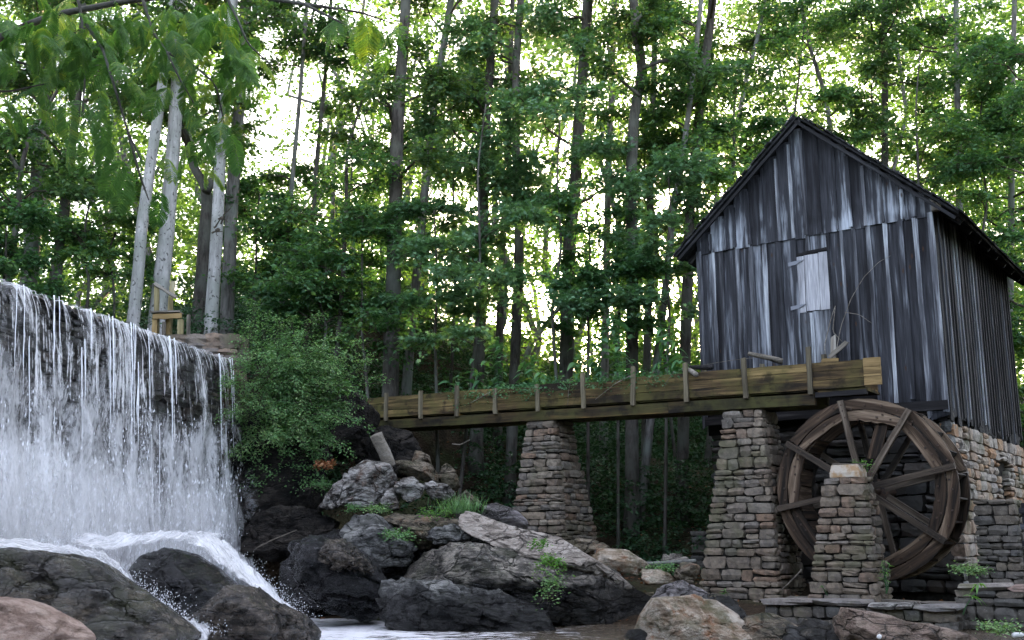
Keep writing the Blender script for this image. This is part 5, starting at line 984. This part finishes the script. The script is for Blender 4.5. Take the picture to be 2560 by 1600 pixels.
# leaf litter scraps
n_ = 3500; X = r.uniform(-6, 14, n_); Y = r.uniform(20, 34, n_); P = np.stack([X, Y, ground_z(X, Y) + .02], 1); V, F, ti = leaves(P, r.normal(0, 1, (n_, 3)) * np.array([1, 1, .2]), np.array([0, 0, 1]) + r.normal(0, .35, (n_, 3)), r.uniform(.06, .12, n_), r.uniform(0, 1, n_))
obj('leaf_litter', mesh('leaf_litter', V, F, tint=ti), LF_DEAD, None, None, 'brown fallen leaves scattered on the slope under the flume', 'leaf litter', None, 'stuff')

# ================================================================== SHRUB BESIDE THE DAM
sh_o = at(720, 1120, 25.0); shrub = thing('shrub', 'large arching green shrub spilling over the bank right of the waterfall', 'shrub', sh_o); r = rng(600); mb = MB(); B, Dn, Ln = [], [], []
for k in range(210):
    px_, py_ = r.uniform(635, 800), r.uniform(880, 1110); b = at(px_, py_, r.uniform(24.6, 25.8)); a = r.uniform(-.35, 1.0) if r.random() < .7 else r.uniform(1.5, 3.4)
    up = r.uniform(.1, 1.1); dr = nrm(np.array([math.cos(a), -abs(r.normal(.4, .35)), up])); L = r.uniform(.5, 1.35) * (1 if py_ < 1050 else .75); t_ = np.linspace(0, 1, 8)[:, None]; P = b + dr * L * t_; P[:, 2] -= (t_[:, 0] ** 2) * L * r.uniform(.25, .75)
    mb.tube(P - sh_o, np.linspace(.008, .003, 8), 4, False)
    for i in range(2, 8):
        for q in range(3): B.append(P[i]); T_ = P[i] - P[i - 1]; Dn.append(nrm(T_) + r.normal(0, .6, 3)); Ln.append(r.uniform(.12, .26))
for (bx, by, ex, ey) in ((640, 850, 640, 765), (660, 850, 668, 790), (700, 870, 690, 800), (760, 870, 790, 790), (600, 900, 625, 800), (850, 920, 900, 860), (860, 960, 930, 900), (840, 1000, 960, 945), (720, 860, 735, 800)):
    for j in range(2):
        p0 = at(bx + r.normal(0, 8), by, 24.8); p1 = at(ex + r.normal(0, 8), ey + r.normal(0, 8), 24.6); P = limb_path(p0, p1, r, .08, 8); mb.tube(P - sh_o, np.linspace(.007, .003, 8), 4, False)
        for i in range(1, 8):
            for s in (-1, 1): B.append(P[i]); Dn.append(np.array([s, r.normal(0, .4), .25])); Ln.append(r.uniform(.1, .24) * (1.25 - i * .1))
B, Dn, Ln = np.array(B), np.array(Dn), np.array(Ln); P, d, n, Ls, tip = spray_arrays(r, B, Dn, Ln, 9, .062, .6, .9, .15); P = P * 1.0; V, F, ti = leaves(P - sh_o, d, n, Ls, r.uniform(0, 1, len(P)), .3)
mb.segs(B - sh_o, tip - sh_o, .003, .0015); mb.build('stems', BK_TWIG, shrub); obj('foliage', mesh('foliage', V, F, tint=ti), LF_SHRUB, shrub, kind='stuff')
# lower dark part of the shrub hanging down the bank
B, Dn, Ln = [], [], []
for k in range(230):
    p = at(r.uniform(620, 820), r.uniform(1020, 1200), r.uniform(25.0, 25.9)); B.append(p); Dn.append([r.normal(.2, .6), -.6, r.normal(-.1, .4)]); Ln.append(r.uniform(.25, .5))
P, d, n, Ls, tip = spray_arrays(r, np.array(B), np.array(Dn), np.array(Ln), 14, .07, .6, .9, .4); V, F, ti = leaves(P - sh_o, d, n, Ls, r.uniform(0, .6, len(P)), .3); obj('hanging_foliage', mesh('hanging_foliage', V, F, tint=ti), LF_SHRUB, shrub, kind='stuff')

# ================================================================== BROAD-LEAVED PLANTS
def broad_leaf_mesh(name, mat, L=1., w=.2, seg=6, droop=.55, fold=.06, heart=False):
    V, F = [], []
    for i in range(seg + 1):
        t_ = i / seg; ww = w * (math.sin(math.pi * min(t_ ** (.55 if heart else .8), 1)) ** .8) * (1 - .25 * t_) + .004; x = t_ * L * (1 - .12 * t_); z = -droop * t_ ** 2 * L
        V += [(x, -ww, z + fold * ww / w), (x, 0, z), (x, ww, z + fold * ww / w)]
        if i: b = 3 * (i - 1); F += [(b, b + 1, b + 4, b + 3), (b + 1, b + 2, b + 5, b + 4)]
    me = mesh(name, np.array(V), np.array(F), True, tint=np.full(len(V), .5)); me.materials.append(mat); return me
LM_B = [broad_leaf_mesh('leaf', LF_BROAD, 1, w_, 6, dr) for w_, dr in ((.25, .4), (.28, .6), (.24, .25), (.27, .8))]
LM_H = [broad_leaf_mesh('leaf', LF_BRIGHT, 1, w_, 6, dr, heart=True) for w_, dr in ((.36, .35), (.40, .6), (.33, .2))]
LM_N = [broad_leaf_mesh('leaf', LF_BRIGHT, 1, w_, 5, dr) for w_, dr in ((.13, .5), (.15, .9), (.12, .3))]
def plant(label, pos, height, nleaf, Ls, meshes, seed, lean=(0, 0), name='broadleaf_plant', spread=.5, group=None, stem=LF_UND, whorl=False, cat='plant'):
    r = rng(seed); th = thing(name, label, cat, pos, 0, group); mb = MB(); ns = max(1, nleaf // 7); stems = []
    for k in range(ns):
        e = np.array([lean[0] + r.normal(0, .14), lean[1] + r.normal(0, .14), height * r.uniform(.75, 1.1)]); P = limb_path((r.normal(0, .03), r.normal(0, .03), -.04), e, r, .03, 6); mb.tube(P, np.linspace(.012, .005, 6), 5, False); stems.append(P)
    me = mb.mesh('stem', True); a = me.attributes.new('tint', 'FLOAT', 'POINT'); obj('stem', me, stem, th)
    for k in range(nleaf):
        P = stems[k % ns]; t_ = r.uniform(.35, 1) if not whorl else r.choice([.62, .97]) + r.normal(0, .02); i = min(int(t_ * 5), 4); p = P[i] + (P[i + 1] - P[i]) * (t_ * 5 - i); az = k * 2.4 + r.normal(0, .3); el = r.uniform(-.25, .55)
        s = r.uniform(*Ls); M = Matrix.Translation(Vector(p)) @ Matrix.Rotation(az, 4, 'Z') @ Matrix.Rotation(-el, 4, 'Y') @ Matrix.Rotation(r.normal(0, .25), 4, 'X') @ Matrix.Scale(s, 4); obj('leaf', meshes[r.integers(0, len(meshes))], None, th, M)
    return th
for k, (lx_, y_, z_, h, n, lb) in enumerate([(-11.2, -1.4, 5.1, .9, 22, 'broad-leaved plant growing in the flume beyond the third post'), (-10.5, -1.45, 5.1, 1.15, 28, 'tall broad-leaved clump in the flume left of the middle pier'), (-9.75, -1.5, 5.1, .9, 24, 'bushy broad-leaved clump in the flume above the middle pier'),
      (-9.1, -1.4, 5.0, .7, 16, 'small broad-leaved plant in the flume just right of the middle pier'), (-7.75, -1.35, 5.0, 1.5, 22, 'drooping broad-leaved plant above the centre of the flume'), (-7.1, -1.3, 5.0, 1.6, 26, 'tall drooping plant right of the centre flume post'),
      (-6.75, -1.5, 5.0, .6, 14, 'low bushy plant at the flume rim left of the house'), (-5.9, -1.1, 5.0, 1.5, 20, 'bright whorled plant beside the left corner of the house'), (-5.5, -1.3, 5.0, 1.0, 16, 'leafy weed where the flume passes the house corner'), (-12.1, -1.3, 5.2, .5, 12, 'thin low weed in the flume near its start'), (-8.3, -1.2, 5.0, 1.0, 16, 'mid-sized weed behind the flume right of the middle pier')]):
    plant(lb, mw(lx_, y_, z_ - .1), h * 1.15 + .35, int(n * 1.7), (.20, .34), LM_B if k != 7 else LM_B + LM_N, 700 + k, lean=(r.normal(0, .15), -.1))
# trailing greenery over the flume rim
r = rng(640); k_ = 700; lx = np.concatenate([r.uniform(-11.6, -8.4, 420), r.uniform(-8.4, -5.2, 280)]); B = np.array([mw(x, -1.55 + r.normal(0, .3), 5.42 + r.normal(0, .08)) for x in lx]); a = r.uniform(0, 6.28, k_)
P, d, n, Ls, tip = spray_arrays(r, B, np.stack([np.cos(a), np.sin(a) - .4, r.uniform(-.3, .5, k_)], 1), r.uniform(.15, .42, k_), 9, .075, .6, .8, .5); V, F, ti = leaves(P, d, n, Ls, r.uniform(0, 1, len(P)), .32)
obj('trailing_ivy', mesh('trailing_ivy', V, F, tint=ti), LF_BROAD, None, None, 'small-leaved ivy trailing along the top of the flume', 'ivy', None, 'stuff')
hp = at(870, 985, 26.6); plant('bright heart-leaved plant with reddish stems at the flume start', at(845, 1010, 25.3), .55, 24, (.16, .32), LM_H, 720, (.25, -.2))
plant('small palmate weed with bright leaves on the dark wall at the lower right', at(2410, 1530, 18.6), .42, 12, (.14, .24), LM_N, 721, (.05, -.15), 'weed', whorl=True)
plant('thin weed sprouting at the right foot of the wheel pier', at(2215, 1478, 19.9), .55, 26, (.07, .14), LM_N, 722, (0, 0), 'weed')
plant('tiny weed at the foot of the broad flume pier', at(1812, 1490, 19.0), .16, 8, (.06, .1), LM_N, 723, (0, 0), 'weed')
plant('tiny bright weed at the middle front of the wheel ledge', at(2068, 1482, 19.7), .14, 8, (.04, .08), LM_N, 724, (0, 0), 'weed')
# feathery weeds: many tiny leaves
def weed(label, pos, rad, h, n, L, seed, mat=LF_BRIGHT, droop=.3, lean=(0, 0), name='weed'):
    r = rng(seed); th = thing(name, label, 'plant', pos); a = r.uniform(0, 6.28, n); q = r.uniform(0, rad, n); up = r.uniform(.3, 1.4, n)
    b = np.stack([np.cos(a) * q * .4, np.sin(a) * q * .4, np.zeros(n)], 1); d = np.stack([np.cos(a) + lean[0], np.sin(a) + lean[1], up], 1); Ln = r.uniform(.5, 1., n) * h
    P, dd, nn, Ls, tip = spray_arrays(r, b, d, Ln, 12, L, .7, .9, droop); V, F, ti = leaves(P, dd, nn, Ls, r.uniform(0, 1, len(P)), .3); mb = MB(); mb.segs(b, tip, .004, .002); mb.build('stems', BK_TWIG, th); obj('leaves', mesh('leaves', V, F, tint=ti), mat, th, kind='stuff'); return th
weed('feathery green weed on the dark hump above the wet rock', at(995, 1345, 20.3), .3, .42, 34, .055, 731, LF_SHRUB, .5, (.1, -.5))
weed('green weed trailing down the face of the big grey ledge', at(1375, 1400, 18.85), .2, .40, 26, .06, 732, LF_BRIGHT, 1.3, (0, -.9))
weed('lower tip of weeds hanging from the big grey ledge', at(1385, 1455, 18.7), .16, .36, 22, .055, 733, LF_SHRUB, 1.5, (.1, -.9))
weed('small sprig rooted at the upper edge of the big grey ledge', at(1345, 1365, 19.2), .1, .2, 10, .06, 734, LF_BRIGHT, .3, (0, -.4))
weed('low weeds along the bottom of the big pale boulder', at(940, 1278, 22.6), .5, .26, 26, .05, 735, LF_SHRUB, .3, (.3, -.2))
weed('scrubby weeds beside the grass tuft', at(1090, 1290, 21.6), .4, .32, 26, .05, 736, LF_BRIGHT, .3)
weed('weeds at the left foot of the pale wedge rock', at(890, 1275, 22.8), .3, .22, 18, .05, 737, LF_SHRUB, .3)
weed('green tuft growing on top of the wheel pier', tuple(mw(-1.12, -2.3, 3.12)), .08, .24, 22, .04, 738, LF_BRIGHT, .2)
weed('dark green weeds below the small square pier', at(2420, 1432, 20.2), .4, .34, 34, .06, 739, LF_SHRUB, .4)
weed('weeds at the foot of the bare slope right of the rusty rock', at(1655, 1425, 20.8), .4, .25, 26, .05, 740, LF_SHRUB, .3)
weed('scraggy weeds at the bottom right corner', at(2500, 1580, 17.0), .4, .3, 30, .055, 741, LF_SHRUB, .3)
weed('fern-like weeds below the flat dark bank', at(800, 1215, 24.4), .3, .45, 30, .05, 742, LF_SHRUB, .8)
gr = thing('grass_tuft', 'tuft of pale green grass between brown rock and weeds', 'grass', at(1150, 1285, 22.3)); r = rng(745); n = 240; a = r.uniform(0, 6.28, n); b = np.stack([r.normal(0, .22, n), r.normal(0, .12, n), 0 * a], 1); d = np.stack([np.cos(a) * .4, np.sin(a) * .4, r.uniform(.8, 1.6, n)], 1)
V, F, ti = leaves(b, d, r.normal(0, 1, (n, 3)), r.uniform(.2, .5, n), r.uniform(0, 1, n), .02, droop=.3); obj('blades', mesh('blades', V, F, tint=ti), LF_SHRUB, gr, kind='stuff')
weed('spray of reddish dead leaves beside the leaning stump', at(815, 1165, 24.3), .2, .3, 14, .09, 746, LF_DEAD, .6, (0, -.4), 'dead_spray')

# ================================================================== MIMOSA BOUGH IN THE FOREGROUND
def frond_mesh(seed):
    r = rng(seed); P, d, n, L = [], [], [], []; mb = MB(); t = np.linspace(0, 1, 16); X = t * .92; Z = -.42 * t ** 1.8
    for i in range(1, 16):
        pl = .30 * math.sin(math.pi * (.18 + .74 * t[i])) + .05
        for s in (-1, 1):
            base = np.array([X[i], 0, Z[i]]); dr = nrm(np.array([.55, s * .9, -.35 + r.normal(0, .1)]))
            for j in range(8):
                q = base + dr * pl * (j + .6) / 8; q[2] -= .10 * ((j / 8) ** 2)
                for s2 in (-1, 1): P.append(q); sd_ = nrm(np.cross(dr, [0, 0, 1.])) * s2; d.append(dr * .7 + sd_ + np.array([0, 0, -.25])); n.append([r.normal(0, .15), r.normal(0, .15), 1]); L.append(.088 * (1 - .3 * abs(j - 4) / 4))
    V, F, ti = leaves(np.array(P), np.array(d), np.array(n), np.array(L), np.repeat(r.uniform(.2, .8, len(P) // 16), 16), .30)
    me = mesh('frond', V, F, tint=ti); me.materials.append(LF_MIM); return me
FR = [frond_mesh(k) for k in range(4)]
mim = thing('mimosa_tree', 'feathery mimosa boughs hanging into the top left of the view', 'tree', at(-500, 1500, 9.5) * np.array([1, 1, 0])); mo = np.array(mim.location); r = rng(800)
mb = MB(); mt = at(-500, 400, 9.5); mq = np.linspace(0, 1, 9)[:, None]; mb.tube(np.array([0, 0, -.6]) + (mt - mo + np.array([0, 0, .6])) * mq + np.array([.12, .05, 0]) * np.sin(mq * 5), np.linspace(.15, .06, 9), 10, True, .1); mb.build('trunk', BK_GREY, mim, None, True)
BR = [[(-500, 400), (-250, 250), (-60, 120), (120, 40), (330, 0), (560, -20), (760, 10), (900, 30), (985, 60)], [(195, 0), (205, 45), (212, 210), (206, 280)], [(215, 60), (256, 120), (292, 235), (320, 330), (352, 400)], [(357, 0), (381, 78), (417, 131), (452, 202), (494, 274)], [(-60, 120), (60, 160), (140, 175), (190, 260)], [(-250, 250), (-90, 220), (20, 230), (110, 210)],
      [(560, -20), (590, 40), (620, 110), (680, 165)], [(417, 131), (480, 160), (540, 210), (565, 330)], [(320, 330), (350, 440), (372, 500)], [(760, 10), (840, 50), (880, 70)]]
for k, b in enumerate(BR):
    Yb = 9.5 if k == 0 else r.uniform(8.8, 10.2); P = np.array([at(x, y, Yb) for x, y in b]) - mo; t_ = np.linspace(0, len(P) - 1, 5 * len(P)); Q = np.stack([np.interp(t_, np.arange(len(P)), P[:, i]) for i in range(3)], 1); Q[1:-1] = (Q[:-2] + Q[2:] + Q[1:-1]) / 3; mb = MB(); mb.tube(Q, np.linspace(.05 if k == 0 else .016, .006, len(Q)), 6, True, .1); mb.build('bough', BK_DARK, mim, None, True)
CL = [(20, 40), (90, 20), (150, 60), (60, 110), (230, 50), (300, 90), (130, 130), (30, 180), (200, 160), (270, 180), (350, 40), (420, 70), (480, 40), (510, 110), (360, 150), (440, 160), (490, 220), (400, 230), (330, 260), (250, 250), (170, 240), (90, 210), (310, 330), (360, 300), (430, 300), (470, 280), (540, 310), (560, 360), (500, 370),
      (410, 420), (365, 450), (340, 490), (395, 500), (300, 390), (555, 40), (600, 80), (630, 120), (620, 180), (550, 170), (430, 360), (190, 340), (110, 300), (580, 140), (250, 330), (60, 60), (180, 20), (270, 20), (440, 10), (530, 20), (380, 100), (460, 100), (220, 110), (150, 190), (350, 200), (860, 50), (890, 70), (930, 50), (970, 70), (0, 120), (10, 250), (560, 250), (420, 200), (300, 140), (100, 80)]
for k, (x, y) in enumerate(CL):
    for j in range(((r.integers(0, 2) + (y < 260)) if 300 < x < 490 and y > 150 else (4 if y < 180 else 3)) if x < 800 else 4):
        p = at(x + r.normal(0, 22), y + r.normal(0, 18), r.uniform(8.7, 10.3)) - mo; az = r.uniform(0, 6.28); s = r.uniform(.24, .38)
        obj('frond', FR[r.integers(0, 4)], None, mim, Matrix.Translation(Vector(p)) @ Matrix.Rotation(az, 4, 'Z') @ Matrix.Rotation(r.uniform(.25, 1.05), 4, 'Y') @ Matrix.Rotation(r.normal(0, .3), 4, 'X') @ Matrix.Scale(s, 4))

# ================================================================== SMALL THINGS
# sluice frame on the dam
gt = thing('sluice_frame', 'small weathered wooden sluice frame standing on the dam crest', 'sluice gate', at(430, 850, 27.2) * np.array([1, 1, 0])); go = np.array(gt.location)
def gp(x, y, dy=0): return tuple(at(x, y, 27.2 + dy) - go)
def c6(x, y, dy=0): return gp(300 + x * .1984, 640 + y * .1984, dy)
plank(gt, c6(460, 990), c6(465, 370), .125, .06, (0, -1, 0), GATEW, 'post'); plank(gt, c6(625, 990, .4), c6(640, 520, .4), .125, .06, (0, -1, 0), GATEW, 'post'); plank(gt, c6(655, 520, .42), c6(660, 320, .42), .135, .05, (0, -1, 0), GATEW, 'post')
plank(gt, c6(430, 345, -.05), c6(715, 525, -.05), .085, .06, (0, -1, .3), OLDW, 'slanted_rail', rag1=.04)
plank(gt, c6(415, 765, -.12), c6(775, 755, -.12), .12, .06, (0, -1, 0), NEWW, 'bench_rail'); plank(gt, c6(415, 725, .05), c6(770, 712, .05), .4, .04, (0, 0, 1), OLDW, 'bench_top')
plank(gt, c6(435, 990, -.08), c6(440, 800, -.08), .13, .06, (0, -1, 0), NEWW, 'leg'); plank(gt, c6(605, 990, .1), c6(605, 800, .1), .11, .06, (0, -1, 0), NEWW, 'leg'); plank(gt, c6(760, 985, -.08), c6(765, 800, -.08), .14, .08, (0, -1, 0), GATEW, 'leg'); plank(gt, c6(862, 985), c6(868, 740), .09, .06, (0, -1, 0), OLDW, 'stake')
plank(gt, c6(552, 1000, -.12), c6(556, 828, -.12), .09, .04, (0, -1, 0), OLDW, 'gate_slat')
# stump leaning among the boulders
stick('barkless grey stump leaning out of the pale boulders', [at(975, 1165, 24.2), at(962, 1130, 24.1), at(948, 1105, 24.05), at(940, 1086, 24.0)], .15, .145, OLDW, 'leaning_stump', 'stump', 9)
stick('long dead stick lying against the wet black rock', [at(640, 1370, 19.8), at(680, 1350, 19.6), at(742, 1325, 19.6)], .012, .008)
stick('thin bare stick leaning on the ledge left of the wheel pier', [at(1955, 1475, 19.6), at(1985, 1445, 19.6), at(2004, 1424, 19.6)], .014, .009)
stick('forked grey driftwood under the flume near the brown slope', [at(1130, 1110, 27.0), at(1150, 1112, 27.0), at(1175, 1100, 27.0)], .02, .012)
stick('long thin log lying on the bare ground between the two tall piers', [at(1540, 1405, 21.8), at(1620, 1410, 21.6), at(1740, 1402, 21.4)], .045, .04, BK_GREY)
vk = thing('vine_knot', 'dark tangled vine knot clinging to the straight pale trunk', 'vine', at(555, 560, 29.5)); r = rng(900)
mb = MB()
for (a_, b_) in (((552, 560), (580, 515)), ((545, 548), (562, 542)), ((530, 582), (556, 578)), ((540, 575), (545, 590)), ((556, 545), (570, 556)), ((535, 570), (560, 545))): mb.tube(limb_path(at(*a_, 29.5), at(*b_, 29.4), r, .1, 6) - np.array(vk.location), np.linspace(.028, .01, 6), 6)
for (x, y) in ((556, 548), (545, 577)): mb.tube(limb_path(at(x - 6, y, 29.45), at(x + 6, y - 2, 29.45), r, .1, 5) - np.array(vk.location), [.02, .06, .07, .05, .01], 7, True, .3)
mb.build('stems', BK_TWIG, vk)
# litter
def can(label, pos, mat, rz, name='tin_can'):
    mb = MB(); mb.tube([(-.06, 0, 0), (-.058, 0, 0), (-.05, 0, 0), (.05, 0, 0), (.056, 0, 0), (.06, 0, 0)], [.02, .026, .032, .032, .027, .026], 14); mb.tube([(.0601, 0, 0), (.062, 0, 0)], [.024, .02], 14); return mb.build(name, mat, None, Matrix.Translation(Vector(pos)) @ Matrix.Rotation(rz, 4, 'Z'), True, label=label, cat='can')
WHT = NT('white_litter').fin((.7, .7, .72), .4, .4)
can('pale drink can lying between rocks at the bottom right', at(2198, 1592, 15.6), WHT, 1.2); 
mb = MB(); mb.tube([(-.1, 0, 0), (-.06, 0, .0), (.06, 0, 0), (.09, 0, 0), (.13, 0, 0)], [.03, .045, .045, .02, .016], 12, True, .15); mb.build('plastic_bottle', WHT, None, Matrix.Translation(Vector(at(2545, 1588, 16.8))) @ Matrix.Rotation(.3, 4, 'Z'), True, label='white plastic bottle lying in the far bottom right corner', cat='bottle')
for o in list(bpy.data.objects):
    if o.type == 'MESH' and o.data and not o.data.materials: o.data.materials.append(STONE)

# splashing drops along the white water
r = rng(950); paths = [((60, 1365, 16.5), (190, 1390, 16.5), (290, 1440, 16.2), (370, 1520, 15.6), (430, 1590, 15.2)), ((480, 1360, 20), (560, 1395, 19.4), (630, 1450, 18.8), (690, 1505, 18.3), (740, 1550, 18)), ((150, 1355, 18.6), (300, 1362, 19), (430, 1350, 20), (560, 1345, 22)), ((350, 1480, 16.3), (430, 1560, 16), (520, 1590, 15.6))]
C0 = []
for pth in paths:
    Q = np.array([at(*q) for q in pth]); tt = r.uniform(0, len(Q) - 1, 1500); P = np.stack([np.interp(tt, np.arange(len(Q)), Q[:, i]) for i in range(3)], 1); P[:, 0] += r.normal(0, .17, len(P)); P[:, 1] += r.normal(0, .3, len(P)); P[:, 2] += np.abs(r.normal(0, .07, len(P))) + .01; C0.append(P)
C0 = np.concatenate(C0); n = len(C0); s_ = r.uniform(.003, .0075, n); O = np.array([[1, 0, 0], [-.5, .87, 0], [-.5, -.87, 0], [.3, 0, 1.8], [-.3, 0, -1.4]])
obj('splash', mesh('splash', (C0[:, None] + O[None] * s_[:, None, None]).reshape(-1, 3), (np.arange(n)[:, None, None] * 5 + T3[None]).reshape(-1, 3)), WST, None, None, 'fine white splashes flying off the cascades', 'splash', None, 'stuff')
